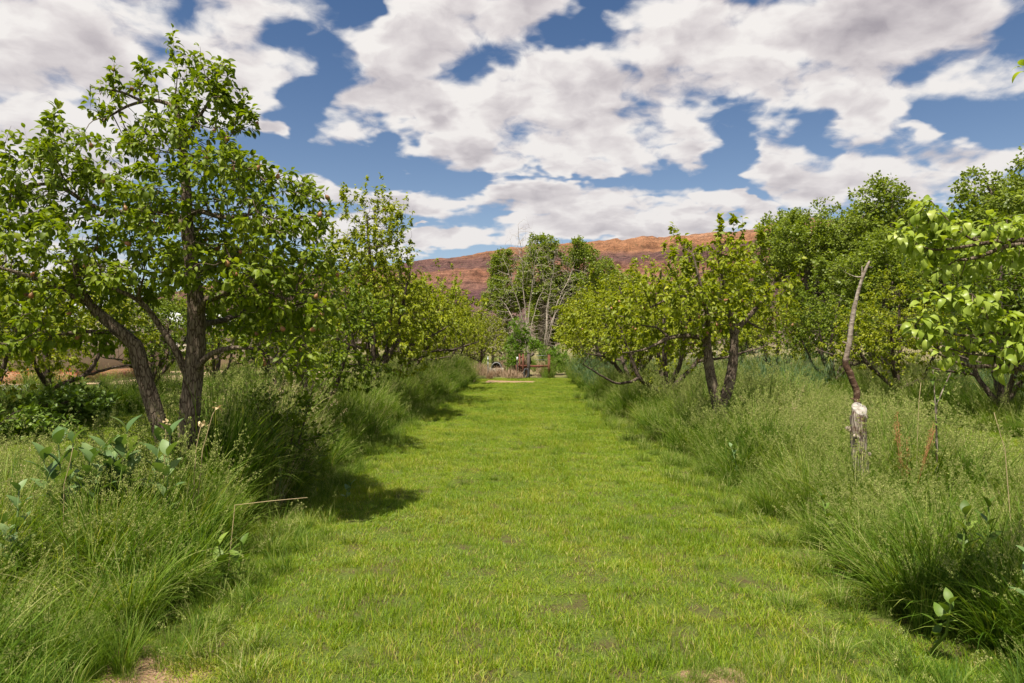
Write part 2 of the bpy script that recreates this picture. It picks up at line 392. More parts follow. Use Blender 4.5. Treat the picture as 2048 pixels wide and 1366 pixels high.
# ------------------------------------------------------------------ tree growing
class Tree:
    def __init__(s, step=.09): s.P = []; s.par = []; s.r = []; s.step = step; s.seed = []
    def limb(s, pts, r0, r1, attach=True, wig=.0):
        pts = np.asarray(pts, float)
        d = np.concatenate([[0], np.cumsum(np.linalg.norm(np.diff(pts, axis=0), axis=1))])
        n = max(2, int(d[-1] / s.step) + 1); tt = np.linspace(0, d[-1], n)
        Q = np.stack([np.interp(tt, d, pts[:, i]) for i in range(3)], -1)
        for _ in range(2): Q[1:-1] = Q[1:-1] * .5 + (Q[2:] + Q[:-2]) * .25
        if wig: Q[1:] += np.cumsum(rng.normal(0, wig, (n - 1, 3)), 0) * .5
        par = -1
        if s.P and attach:
            A = np.array(s.P); k = int(np.argmin(np.linalg.norm(A - Q[0], axis=1))); par = k
            if np.linalg.norm(A[k] - Q[0]) < s.step * .8: Q = Q[1:]
        R_ = np.linspace(r0, r1, len(Q))
        for q, r in zip(Q, R_):
            s.P.append(q); s.par.append(par); s.r.append(r); s.seed.append(1); par = len(s.P) - 1
        return par
    def grow(s, A, infl=.9, kill=.14, iters=60, trop=.05, noise=.18, minz=.0):
        A = np.asarray(A, float); alive = np.ones(len(A), bool)
        P = np.array(s.P); D = np.full(len(A), 1e9); I = np.zeros(len(A), int)
        new = np.arange(len(P)); Pl = list(P)
        nch = {}
        for it in range(iters):
            Pn = np.array([Pl[i] for i in new])
            if len(Pn):
                for c in range(0, len(Pn), 400):
                    dd = np.linalg.norm(A[:, None] - Pn[None, c:c + 400], axis=2); k = dd.argmin(1); m_ = dd[np.arange(len(A)), k]
                    up_ = m_ < D; D[up_] = m_[up_]; I[up_] = np.asarray(new)[c + k[up_]]
            alive &= D > kill
            act = alive & (D < infl)
            if not act.any(): 
                if alive.any() and infl < 4: infl *= 1.5; new = np.array([], int); continue
                break
            ids = np.unique(I[act]); nn = []
            Pa = np.array(Pl)
            vec = unit(A[act] - Pa[I[act]]); order = I[act]
            for i in ids:
                if nch.get(i, 0) >= 5:
                    alive[I == i] = False; continue
                vi = vec[order == i]; v = (vi.mean(0) if nch.get(i, 0) == 0 else vi[rng.integers(len(vi))]) + rng.normal(0, noise, 3) + (0, 0, trop)
                v = v / (np.linalg.norm(v) + 1e-9)
                q = Pl[i] + v * s.step
                if q[2] < minz: continue
                nch[i] = nch.get(i, 0) + 1
                Pl.append(q); s.P.append(q); s.par.append(int(i)); s.r.append(0); s.seed.append(0); nn.append(len(Pl) - 1)
            new = np.array(nn, int)
            if len(Pl) > 14000: break
    def sprout(s, n, zmin, L=(.25, .6), r=.004, out=.15):
        A = np.array(s.P); ch = np.bincount([p for p in s.par if p >= 0], minlength=len(A))
        ok = np.where((A[:, 2] > zmin) & (ch == 0))[0]
        if len(ok) == 0: return
        wgt = (A[ok, 2] - zmin) ** 1.5 + .02
        for k in rng.choice(ok, min(n, len(ok)), replace=False, p=wgt / wgt.sum()):
            l = rng.uniform(*L); q = A[k]; par = int(k); d = np.array([rng.normal(0, out), rng.normal(0, out), 1.])
            for i in range(int(l / (s.step * .6))):
                d = d + rng.normal(0, .05, 3); d /= np.linalg.norm(d); q = q + d * s.step * .6
                s.P.append(q); s.par.append(par); s.r.append(0); s.seed.append(2); par = len(s.P) - 1
    def finish(s, tip=.0028, ex=2.25, rmax=None):
        n = len(s.P); s.P = np.array(s.P); s.par = np.array(s.par); s.seed = np.array(s.seed)
        acc_ = np.zeros(n); rr = np.zeros(n); depth = np.zeros(n, int)
        for i in range(n - 1, -1, -1):
            r = max(acc_[i], tip ** ex) ** (1 / ex); rr[i] = r
            p = s.par[i]
            if p >= 0: acc_[p] += r ** ex; depth[p] = max(depth[p], depth[i] + 1)
        sr = np.array(s.r)
        rr = np.where(s.seed == 1, np.maximum(sr, np.minimum(rr, sr * 1.1)), rr)
        for i in range(n):
            p = s.par[i]
            if p >= 0: rr[i] = min(rr[i], rr[p] * (1.0 if s.seed[i] == 1 else .85))
        s.r = rr; s.depth = depth
    def wood(s, name, m, parent, rmin=0., jit=.12, ks=(9, 6, 4), loc=(0, 0, 0)):
        n = len(s.P); ch = [[] for _ in range(n)]
        for i, p in enumerate(s.par):
            if p >= 0: ch[p].append(i)
        mb = MB(); stack = [(i, -1) for i in range(n) if s.par[i] < 0]
        while stack:
            i, p = stack.pop(); chain = ([p] if p >= 0 else []) + [i]; cur = i
            while ch[cur]:
                c = sorted(ch[cur], key=lambda q: -s.r[q] - (s.seed[q] == 1) * .5)
                for q in c[1:]: stack.append((q, cur))
                cur = c[0]; chain.append(cur)
            rs = s.r[chain].copy()
            if p >= 0: rs[0] = min(rs[0], rs[1] * 1.25)
            if rs.max() < rmin: continue
            k = ks[0] if rs.max() > .03 else (ks[1] if rs.max() > .01 else ks[2])
            rs[-1] *= .6
            mb.tube(s.P[chain], rs, k, jit if rs.max() > .02 else 0, cap=rs.max() > .01)
        return mb.build(name, m, parent, loc)
    def leaf_sites(s, maxdepth=4, per=3.0):
        idx = np.where((s.depth <= maxdepth) & (s.seed != 1) | ((s.depth <= 1)))[0]
        cnt = rng.poisson(per * rng.gamma(1.1, 1 / 1.1, len(idx))); I = np.repeat(idx, cnt)
        par = np.where(s.par[I] >= 0, s.par[I], I)
        t = rng.random(len(I))[:, None]
        P = s.P[I] * (1 - t) + s.P[par] * t
        return P, unit(s.P[I] - s.P[par] + 1e-6), I

def crown(tree, name, tpl, m, parent, size=.065, per=3., maxdepth=4, droop=.35, base_tint=.45, out=.55, spread=.02, loc=(0, 0, 0), roll=.6, tintf=None):
    P, d, I = tree.leaf_sites(maxdepth, per)
    n = len(P)
    c = tree.P.mean(0)
    outw = unit((P - c) * (1, 1, .4))
    rnd = unit(rng.normal(0, 1, (n, 3)))
    dd = unit(rnd * .9 + outw * out + d * .35 + np.array([0, 0, -droop]))
    P = P + rnd * spread * rng.random((n, 1))
    S = size * rng.uniform(.65, 1.2, n)
    tint = np.clip(base_tint + rng.normal(0, .16, n), 0, 1)
    if tintf is not None: tint = np.clip(tint + tintf(P), 0, 1)
    me = leaves_mesh(name, tpl, P, frames(dd, rng.normal(0, roll, n)), S, tint, (m,))
    return link(me, name, parent, loc), P

def blob_points(blobs, n, D0, dscale=1.0, yjit=.5):
    """attractors in clumps given by bearing: (x, y, rx, ry[, depth offset, depth radius])"""
    a = np.array([b[2] * b[3] for b in blobs], float); a = a ** .9; a /= a.sum()
    out = []
    for b, w_ in zip(blobs, a):
        k = max(3, int(n * w_))
        q = rng.normal(0, 1, (k, 3)); q = unit(q) * rng.random((k, 1)) ** (1 / 2.4)
        off = b[4] if len(b) > 4 else rng.normal(0, yjit)
        dr = b[5] if len(b) > 5 else max(.25, (b[2] + b[3]) / 2 / F * D0 * dscale)
        o = px(b[0], b[1], D0)
        out.append(np.stack([o[0] + q[:, 0] * b[2] / F * D0, o[1] + off + q[:, 1] * dr, o[2] + q[:, 2] * b[3] / F * D0], -1))
    return np.vstack(out)

def ellipsoid_clumps(cx, cy_, cz, rx, ry, rz, n, clumps=14, cr=.42, flat=.0):
    ctr = unit(rng.normal(0, 1, (clumps, 3))) * rng.uniform(.45, .85, (clumps, 1))
    k = rng.integers(0, clumps, n)
    q = unit(rng.normal(0, 1, (n, 3))) * rng.random((n, 1)) ** .5 * cr * rng.uniform(.7, 1.2, (clumps, 1))[k]
    p = ctr[k] + q
    return p * (rx, ry, rz) + (cx, cy_, cz)

def pear_proto(h=3.4, w_=1.7, forks=4, attr=520, step=.10, leaf=.078, per=3.4, sprouts=22, tpl=LT_MED, clear=.95, seed=1, lean=0.):
    """returns crown mesh, wood mesh with origin at the foot"""
    global rng
    keep = rng; rng = np.random.default_rng(seed)
    t = Tree(step)
    fk = rng.uniform(.35, .8); top = t.limb([(0, 0, -.05), (rng.normal(0, .03) + lean * .3, 0, fk * .5), (lean * .6, rng.normal(0, .03), fk)], .095, .08)
    a0 = rng.uniform(0, 2 * PI)
    f0 = np.array(t.P[top])
    for i in range(forks):
        a = a0 + i * 2 * PI / forks + rng.normal(0, .25); rr = w_ * rng.uniform(.35, .6)
        e = np.array([math.cos(a) * rr, math.sin(a) * rr, rng.uniform(.5, .62) * h])
        mid = f0 + (e - f0) * .45 + (math.cos(a) * .16, math.sin(a) * .16, -.12 + rng.normal(0, .08))
        t.limb([f0, mid, e], .055, .025, wig=.012)
        if rng.random() < .7:
            a2 = a + rng.normal(0, .5); t.limb([mid, mid + (math.cos(a2) * .5 * w_ * .6, math.sin(a2) * .3 * w_, rng.uniform(-.1, .25)), mid + (math.cos(a2) * w_ * .75, math.sin(a2) * w_ * .7, rng.uniform(.0, .4))], .03, .012, wig=.015)
    t.limb([f0, f0 + (rng.normal(0, .08), rng.normal(0, .08), (h - fk) * .4), (rng.normal(0, .12), rng.normal(0, .12), h * .86)], .06, .018, wig=.008)
    A = ellipsoid_clumps(0, 0, clear + (h - clear) * .46, w_, w_, (h - clear) * .52, int(attr * 3.6), 26, .40)
    if h > 4.5: A = np.vstack([A * (1, 1, .86), ellipsoid_clumps(0, 0, h * .68, w_ * .82, w_ * .82, h * .27, int(attr * 2.4), 18, .42)])
    A = A[A[:, 2] > clear * .75]
    t.grow(A, kill=.105, iters=45)
    t.sprout(sprouts, h * .62)
    t.finish()
    wo_ = t.wood('trunk', M['bark_dark'], None, ks=(8, 5, 3))
    cr, P = crown(t, 'crown', tpl, M['pear'], None, leaf, per * 1.55, 5)
    print('pear', h, len(t.P), len(cr.data.vertices) // len(tpl[0]))
    r = (cr.data, wo_.data, t.P[rng.choice(np.where(t.depth <= 2)[0], 30)])
    bpy.data.objects.remove(cr); bpy.data.objects.remove(wo_)
    rng = keep
    return r

def fruit_mesh():
    mb = MB(); prof = [(0, .028), (.006, .024), (.017, .010), (.021, -.004), (.017, -.019), (.007, -.026), (0, -.026)]
    P = np.array([(0, 0, z) for r, z in prof]); mb.tube(P, [max(r, .001) for r, z in prof], 8)
    mb.tube([(0, 0, .026), (.003, 0, .05)], .002, 4, cap=False)
    return mb.build('pear', M['fruit'], obj=False)
FRUIT = fruit_mesh()
def fruits(P, parent, n, scale=1.0):
    for k in rng.choice(len(P), min(n, len(P)), replace=False):
        o = link(FRUIT, 'pear', parent, tuple(P[k] - np.array([0, 0, .035]))); o.rotation_euler = (rng.normal(0, .5), rng.normal(0, .5), rng.uniform(0, 6)); o.scale = (scale * rng.uniform(.8, 1.1),) * 3


# ------------------------------------------------------------------ ground
def XL(D): return np.interp(D, [2, 3.2, 5, 7, 10, 16, 22, 30], [-1.5, -1.62, -1.85, -2.02, -2.08, -1.95, -1.6, -1.15])
def XR(D): return np.interp(D, [2, 3.2, 5, 7, 10, 16, 24, 30], [1.85, 1.95, 2.1, 2.15, 2.1, 2.1, 2.15, 2.3])
SPOTS = [(-1.72, 3.28, .24), (-1.95, 3.4, .16), (.90, 3.20, .15), (1.02, 3.24, .1), (-.02, 27.2, 1.5)]

def GZ(X, Y):
    return (.016 * np.sin(X * 1.9 + Y * .7) * np.sin(Y * 1.3 - X * .4) + .008 * np.sin(X * 5.1) * np.sin(Y * 4.3)) * np.exp(-(X ** 2) / 900)

def ground():
    xs = np.concatenate([-np.geomspace(3000, 12, 30), np.linspace(-11, 11, 150), np.geomspace(12, 3000, 30)])
    ys = np.concatenate([[-3000, -800, -200, -60, -20, -8], np.linspace(-4, 40, 260), np.geomspace(42, 4000, 36)])
    X, Y = np.meshgrid(xs, ys)
    Z = GZ(X, Y)
    V = np.stack([X, Y, Z], -1).reshape(-1, 3); nx = len(xs); ny = len(ys)
    i = (np.arange(ny - 1)[:, None] * nx + np.arange(nx - 1)[None]).ravel()
    m, t, o = mat('orchard soil')
    p = t.pos()
    n = t.noise(p, 3, 8, .65); nf = t.noise(p, 60, 5, .7); nb = t.noise(p, .25, 3, .5)
    soil = t.ramp(n, [(.3, (.07, .045, .028)), (.7, (.17, .11, .07))])
    green = t.ramp(nf, [(.3, (.045, .07, .012)), (.7, (.13, .17, .03))])
    col = t.mix(t.rng_(n, .3, .55), soil, green)
    scrub = t.ramp(nb, [(.35, (.12, .13, .04)), (.65, (.26, .20, .12))])
    sp = t.new('ShaderNodeSeparateXYZ'); t.l.new(p, sp.inputs[0])
    col = t.mix(t.rng_(sp.outputs[1], 29, 34), col, scrub)
    straw = t.ramp(nf, [(.3, (.18, .10, .06)), (.55, (.34, .22, .14)), (.75, (.50, .38, .25))])  # straw litter, its colour also darkened for shade on the near left spot
    for (sx, sy, sr) in SPOTS:
        q = t.v('MULTIPLY', t.v('SUBTRACT', p, (sx, sy, 0)), (1, 1 if sy < 20 else 1.6, 0))
        d = t.m('ADD', t.v('LENGTH', q), t.m('MULTIPLY', t.m('SUBTRACT', n, .5), sr * 1.2))
        col = t.mix(t.rng_(d, sr * 1.15, sr * .8), col, straw)
    t.l.new(principled(t, col, .95, .1, nf, .9, .02), o.inputs[0])
    me = mesh_np('ground', V, np.stack([i, i + 1, i + nx + 1, i + nx], -1), mats=(m,))
    tag(link(me, 'ground'), kind='structure')
    # gravel yard on the left, in front of the houses
    mb = MB(); ang = np.linspace(0, 2 * PI, 40, endpoint=False)
    rr = 1 + .06 * np.sin(ang * 5) + .04 * np.sin(ang * 9)
    ring = np.stack([-15 + 8.6 * np.cos(ang) * rr, 30.5 + 6.0 * np.sin(ang) * rr, np.full(40, .035)], -1)
    mb.add(np.vstack([ring, [[-15, 30.5, .05]]]), None, [(k, (k + 1) % 40, 40) for k in range(40)])
    g = plain_mat('pink gravel', (.36, .24, .16), (.62, .44, .32), 9, .95, .8, .1, bdist=.04)
    tag(mb.build('gravel_yard', g, smooth=False), kind='structure')
ground()

# ------------------------------------------------------------------ red rock hills
def fbm2(X, Y, oct=6, seed=0, ridged=False):
    r_ = np.random.default_rng(seed); out = 0; amp = 1; tot = 0; f = 1.
    for o in range(oct):
        G = r_.random((64, 64)); x = X * f + r_.random() * 50; y = Y * f + r_.random() * 50
        xi = np.floor(x).astype(int); yi = np.floor(y).astype(int); fx = x - xi; fy = y - yi
        fx = fx * fx * (3 - 2 * fx); fy = fy * fy * (3 - 2 * fy)
        g = lambda a, b: G[a % 64, b % 64]
        v = (g(xi, yi) * (1 - fx) + g(xi + 1, yi) * fx) * (1 - fy) + (g(xi, yi + 1) * (1 - fx) + g(xi + 1, yi + 1) * fx) * fy
        if ridged: v = 1 - abs(2 * v - 1)
        out = out + v * amp; tot += amp; amp *= .5; f *= 2.03
    return out / tot

def hills():
    nx, ny = 1000, 320
    a = np.linspace(-1.5, 1.5, nx); y = 330 + (np.linspace(0, 1, ny) ** 1.0) * 520
    A_, Y = np.meshgrid(a, y); X = A_ * Y
    ridge_px = np.array([-1000, 0, 300, 520, 700, 850, 930, 1000, 1080, 1150, 1270, 1310, 1350, 1440, 1490, 1550, 1620, 1800, 2100, 3000])
    ridge_py = np.array([640, 630, 590, 548, 545, 515, 507, 493, 489, 486, 479, 474, 464, 461, 458, 442, 440, 448, 470, 500])
    rid = (683 - np.interp(1024 + A_ * F, ridge_px, ridge_py)) / F * 720 + CAMH
    wx = fbm2(X / 90, Y / 90, 4, 3) - .5
    t = (Y - 340 + wx * 60 + (fbm2(X / 40, Y / 160, 4, 5) - .5) * 46) / 380
    prof_t = [-.3, 0, .18, .36, .40, .50, .62, .66, .80, .86, .90, 1.0, 1.3]
    prof_z = [0, .0, .13, .27, .38, .44, .56, .69, .79, .84, .91, 1.0, 1.0]
    f_ = np.interp(t + (fbm2(X / 14, Y / 30, 4, 15) - .5) * .10, prof_t, prof_z)
    gull = fbm2(X / 26, Y / 70, 5, 9, True)
    Z = rid * f_ + (gull - .6) * 11 * np.clip(f_ * 3, 0, 1) * (1 - .65 * f_) + (fbm2(X / 6, Y / 6, 4, 2) - .5) * 5.5 * np.clip(f_ * 2, 0, 1) * (1.1 - f_ * .85)
    Z -= 1.5
    i = (np.arange(ny - 1)[:, None] * nx + np.arange(nx - 1)[None]).ravel()
    m, tt, o = mat('red sandstone')
    p = tt.pos(); sp = tt.new('ShaderNodeSeparateXYZ'); tt.l.new(p, sp.inputs[0])
    nw = tt.noise(tt.v('MULTIPLY', p, (1, 1, 2.0)), .018, 6, .6)
    nf = tt.m('ADD', tt.m('MULTIPLY', tt.noise(p, .10, 8, .75), .5), tt.m('MULTIPLY', tt.noise(tt.v('MULTIPLY', p, (1, 1, 2.5)), .55, 6, .75), .5))
    hgt = tt.m('ADD', tt.m('DIVIDE', sp.outputs[2], 118.), tt.m('MULTIPLY', tt.m('SUBTRACT', nw, .5), .34))
    band = tt.ramp(hgt, [(0, (.30, .20, .13)), (.16, (.26, .14, .10)), (.26, (.13, .060, .058)), (.34, (.20, .092, .072)), (.46, (.31, .145, .085)),
                         (.56, (.34, .145, .075)), (.64, (.17, .085, .066)), (.72, (.22, .105, .07)), (.80, (.38, .165, .075)), (.92, (.45, .20, .09)), (1, (.42, .21, .11))])
    rock = tt.ramp(nf, [(.40, (.28, .32, .42)), (.5, (.70, .80, .98)), (.58, (1.0, 1.12, 1.35))])
    st = tt.noise(tt.v('MULTIPLY', p, (.01, .01, .55)), 1.0, 4, .7)
    col = tt.v('MULTIPLY', tt.v('MULTIPLY', band, rock), tt.ramp(st, [(.38, (.62, .62, .68)), (.5, (1, 1, 1)), (.62, (1.12, 1.12, 1.12))]))
    col = tt.mix(tt.rng_(tt.noise(p, .5, 3, .5), .64, .68), col, (.055, .075, .035))
    tt.l.new(principled(tt, col, .95, .05, nf, 1.0, 5.0), o.inputs[0])
    me = mesh_np('hills', np.stack([X, Y, Z], -1).reshape(-1, 3), np.stack([i, i + 1, i + nx + 1, i + nx], -1), mats=(m,))
    tag(link(me, 'hills'), kind='structure')
hills()

# ------------------------------------------------------------------ grass
def blades(base, az, H, bend, width, segs=5, tint=None, lean=None, tw=None):
    """ribbon blades; returns V, Q, tint. bend = angle at the tip, lean = angle at the root"""
    n = len(base); t = np.linspace(0, 1, segs + 1)[None]
    lean = np.zeros(n) if lean is None else lean
    ang = lean[:, None] + bend[:, None] * t ** 1.4
    am = (ang[:, 1:] + ang[:, :-1]) / 2; ds = H[:, None] / segs
    hor = np.concatenate([np.zeros((n, 1)), np.cumsum(np.sin(am) * ds, 1)], 1)
    ver = np.concatenate([np.zeros((n, 1)), np.cumsum(np.cos(am) * ds, 1)], 1)
    dx, dy = np.cos(az)[:, None], np.sin(az)[:, None]
    Cn = np.stack([base[:, None, 0] + dx * hor, base[:, None, 1] + dy * hor, base[:, None, 2] + ver], -1)
    tw = rng.normal(0, .5, n) if tw is None else tw
    sx, sy = -np.sin(az + tw), np.cos(az + tw)
    prof = np.minimum(1, 1.25 * (1 - t) ** .7 + .06) * (.7 + .3 * np.minimum(1, t * 4))
    wv = width[:, None] * prof / 2
    side = np.stack([sx[:, None] * wv, sy[:, None] * wv, np.zeros_like(wv)], -1)
    V = np.stack([Cn - side, Cn + side], 2).reshape(n, -1, 3)
    k = 2 * (segs + 1); j = np.arange(segs) * 2
    tq = np.stack([j, j + 1, j + 3, j + 2], -1)
    Q = tq[None] + (np.arange(n) * k)[:, None, None]
    tint = rng.random(n) if tint is None else tint
    return V.reshape(-1, 3), Q.reshape(-1, 4), np.repeat(tint, k), Cn

def join(parts, mats):
    V = []; Q = []; T_ = []; mi = []; k = 0
    for (v, q, t, i) in parts:
        V.append(v); Q.append(q + k); T_.append(t); mi.append(np.full(len(q), i)); k += len(v)
    return mesh_np('grass', np.vstack(V), np.vstack(Q), None, np.concatenate(T_), mats, np.concatenate(mi))

def lawn_patch(seed, dens=12000, size=.5, h=(.026, .066)):
    n = int(dens * size * size)
    b = np.stack([rng.uniform(-size / 2 - .03, size / 2 + .03, n), rng.uniform(-size / 2 - .03, size / 2 + .03, n), np.full(n, -.01)], -1)
    H = rng.uniform(*h, n) * (1 + .35 * np.sin(b[:, 0] * 14 + seed) * np.sin(b[:, 1] * 11 + seed * 2))
    tint = np.clip(rng.normal(.36, .15, n), 0, 1); dry = rng.random(n) < .075; tint[dry] = rng.uniform(.72, 1.1, dry.sum())
    p1 = blades(b, rng.uniform(0, 2 * PI, n), H, rng.uniform(.1, 1.1, n), rng.uniform(.002, .0044, n), 2, tint, rng.uniform(0, .55, n))
    if seed == 4:
        n = 170; c = rng.uniform(-.05, .05, 2); q = np.c_[c + rng.normal(0, .12, (n, 2)), rng.uniform(.02, .05, n)]
        cl = leaves_mesh('x', LT_CLOVER, q, frames(unit(rng.normal(0, 1, (n, 3)) * (1, 1, .25)), rng.normal(0, .3, n)), rng.uniform(.010, .018, n), rng.uniform(.4, .9, n), ())
        co = np.zeros(len(cl.vertices) * 3, np.float32); cl.vertices.foreach_get('co', co); tn = np.zeros(len(cl.vertices), np.float32); cl.attributes['tint'].data.foreach_get('value', tn)
        li = np.zeros(len(cl.loops), np.int32); cl.loops.foreach_get('vertex_index', li); extra = [(co.reshape(-1, 3), li.reshape(-1, 4), tn, 1)]
        bpy.data.meshes.remove(cl)
    else: extra = []
    n = 26
    b = np.stack([rng.uniform(-.25, .25, n), rng.uniform(-.25, .25, n), np.full(n, -.01)], -1)
    p2 = blades(b, rng.uniform(0, 2 * PI, n), rng.uniform(.08, .13, n), rng.uniform(.3, 1.5, n), rng.uniform(.003, .005, n), 4, rng.uniform(.1, .7, n), rng.uniform(0, .6, n))
    return join([(*p1[:3], 0), (*p2[:3], 0)] + extra, (M['lawn'], M['broad']))

def spikelets(P, d, size, n, spread):
    """little seed grains round points P"""
    k = len(P); I = rng.integers(0, k, n)
    q = P[I] + rng.normal(0, 1, (n, 3)) * spread
    dd = unit(rng.normal(0, .7, (n, 3)) + np.array([0, 0, 1.]))
    tv = np.array([(-.28, 0, 0), (0, .5, .12), (0, -.0, 0), (.28, .5, 0), (0, 1, 0)], float)
    tv = np.array([(0, 0, 0), (-.22, .5, 0), (0, 1, 0), (.22, .5, .0)]); tq = np.array([(0, 3, 2, 1)])
    Fm = frames(dd, rng.uniform(-PI, PI, n)); S = size * rng.uniform(.7, 1.3, n)
    V = np.einsum('nij,kj->nki', Fm, tv) * S[:, None, None] + q[:, None]
    Q = tq[None] + (np.arange(n) * 4)[:, None, None]
    return V.reshape(-1, 3), Q.reshape(-1, 4), np.repeat(rng.random(n), 4)

def tall_clump(kind, seed):
    """kind 0 leafy arching, 1 seed-headed meadow grass, 2 fine, 3 dry straw, 4 short edge"""
    nb, hh, wd, bn, R_ = {0: (150, (.5, 1.1), (.006, .013), (.15, 1.8), .13), 1: (110, (.4, .9), (.004, .008), (.3, 1.9), .14),
                          2: (150, (.4, .85), (.0025, .0045), (.2, 1.4), .14), 3: (60, (.4, .9), (.002, .004), (.2, 1.3), .12),
                          4: (110, (.14, .38), (.003, .0055), (.4, 1.8), .13)}[kind]
    rr = R_ * np.sqrt(rng.random(nb)); a = rng.uniform(0, 2 * PI, nb)
    b = np.stack([rr * np.cos(a), rr * np.sin(a), np.full(nb, -.02)], -1)
    az = a + rng.normal(0, .8, nb)
    tint = np.clip(rng.normal(.34, .24, nb), 0, .85)
    if kind in (0, 1, 4): dry = rng.random(nb) < .08; tint[dry] = rng.uniform(.8, 1, dry.sum())
    if kind == 3: tint = rng.random(nb)
    p = blades(b, az, rng.uniform(*hh, nb), rng.uniform(*bn, nb), rng.uniform(*wd, nb), 6, tint, rng.uniform(0, .35, nb))
    parts = [(*p[:3], 1 if kind == 3 else 0)]
    ns = {0: 5, 1: 18, 2: 8, 3: 14, 4: 1}[kind]
    rr = R_ * np.sqrt(rng.random(ns)); a = rng.uniform(0, 2 * PI, ns)
    b = np.stack([rr * np.cos(a), rr * np.sin(a), np.full(ns, -.02)], -1)
    H = rng.uniform(.75, 1.15, ns) * (1 if kind != 4 else .5) * (.9 if kind == 2 else 1)
    st = blades(b, a, H, rng.uniform(.1, .7, ns), np.full(ns, .0026), 6, rng.uniform(.5, .9, ns), rng.uniform(0, .25, ns), tw=rng.uniform(0, PI, ns))
    parts.append((*st[:3], 1 if kind == 3 else 0))
    for k in range(ns):
        cen = st[3][k]; tip = cen[-1]; dv = unit(cen[-1] - cen[-2])
        L = rng.uniform(.08, .15)
        tt = rng.random(24)[:, None]; pts = tip - dv * L * tt
        if kind in (0, 1, 4):     # lobed dense clusters
            lob = tip - dv * L * np.linspace(0, 1, 6)[:, None] + rng.normal(0, .011, (6, 3)) * (1, 1, .5); v = spikelets(lob, dv, .013, 66, .0055)
        else: v = spikelets(pts, dv, .011, 26, .009)
        parts.append((*v, 2 if kind != 3 else 1))
    return join(parts, (M['tall'], M['straw'], M['seed']))

def scatter_object(name, sources, P, rz, S, idx, label=None, cat='grass', tilt=None):
    """ONE object of uncountable stuff: points that carry grass tufts"""
    col = bpy.data.collections.new(name + ' tufts')
    for k, me in enumerate(sources):
        o = bpy.data.objects.new('%s tuft %02d' % (name, k), me); col.objects.link(o)
    me = bpy.data.meshes.new(name); me.vertices.add(len(P)); me.vertices.foreach_set('co', np.asarray(P, np.float32).ravel())
    rot = np.zeros((len(P), 3)); rot[:, 2] = rz
    if tilt is not None: rot[:, :2] = tilt
    a = me.attributes.new('rot', 'FLOAT_VECTOR', 'POINT'); a.data.foreach_set('vector', rot.astype(np.float32).ravel())
    S = np.asarray(S, np.float32); S3 = np.repeat(S[:, None], 3, 1) if S.ndim == 1 else S
    a = me.attributes.new('scl', 'FLOAT_VECTOR', 'POINT'); a.data.foreach_set('vector', S3.ravel())
    a = me.attributes.new('pick', 'INT', 'POINT'); a.data.foreach_set('value', np.asarray(idx, np.int32))
    o = link(me, name)
    ng = bpy.data.node_groups.new(name, 'GeometryNodeTree')
    ng.interface.new_socket('Geometry', in_out='INPUT', socket_type='NodeSocketGeometry')
    ng.interface.new_socket('Geometry', in_out='OUTPUT', socket_type='NodeSocketGeometry')
    n = ng.nodes; l = ng.links
    gi = n.new('NodeGroupInput'); go = n.new('NodeGroupOutput'); ip = n.new('GeometryNodeInstanceOnPoints')
    ci = n.new('GeometryNodeCollectionInfo'); ci.inputs['Collection'].default_value = col
    ci.inputs['Separate Children'].default_value = True; ci.inputs['Reset Children'].default_value = True
    def na(nm, ty):
        q = n.new('GeometryNodeInputNamedAttribute'); q.data_type = ty; q.inputs['Name'].default_value = nm; return q.outputs['Attribute']
    l.new(gi.outputs[0], ip.inputs['Points']); l.new(ci.outputs[0], ip.inputs['Instance'])
    ip.inputs['Pick Instance'].default_value = True
    l.new(na('pick', 'INT'), ip.inputs['Instance Index']); l.new(na('rot', 'FLOAT_VECTOR'), ip.inputs['Rotation']); l.new(na('scl', 'FLOAT_VECTOR'), ip.inputs['Scale'])
    l.new(ip.outputs[0], go.inputs[0])
    md = o.modifiers.new('scatter', 'NODES'); md.node_group = ng
    return tag(o, label, cat, kind='stuff')

LAWN = [lawn_patch(k) for k in range(6)]
def lawn():
    P = []
    for D in np.arange(1.6, 29.4, .5):
        a, b = XL(D) - .5, XR(D) + .7
        for x in np.arange(a, b + .25, .5): P.append((x, D))
    for (x0, x1, d0, d1) in ((-8.2, -4.1, 4.6, 25), (4.6, 8.4, 4.6, 27)):
        for D in np.arange(d0, d1, .5):
            for x in np.arange(x0, x1, .5):
                if abs(x) / D < .86: P.append((x, D))
    P = np.array(P); P += rng.uniform(-.03, .03, P.shape)
    keep = np.ones(len(P), bool)
    for (sx, sy, sr) in SPOTS:
        if sr > .5: keep &= ~(np.hypot(P[:, 0] - sx, (P[:, 1] - sy) * (1 if sy < 20 else 1.6)) < sr * .85)
    P = P[keep]; n = len(P)
    S = rng.uniform(.9, 1.15, n); hv = .82 + .28 * np.sin(P[:, 0] * 2.3 + P[:, 1] * .8) * np.sin(P[:, 1] * 1.7 - P[:, 0]) + rng.normal(0, .12, n)
    for (sx, sy, sr) in SPOTS: hv *= 1 - .65 * (np.hypot(P[:, 0] - sx, P[:, 1] - sy) < sr + .2) * (sy < 20)
    S3 = np.stack([np.full(n, 1.04), np.full(n, 1.04), np.maximum(hv, .3)], -1)
    scatter_object('lawn', LAWN, np.c_[P, GZ(P[:, 0], P[:, 1])], rng.integers(0, 4, n) * PI / 2, S3, rng.choice(6, n, p=[.19, .19, .19, .19, .05, .19]),
                   'short mown bright green grass down the middle aisle and the side aisles', 'lawn')
lawn()

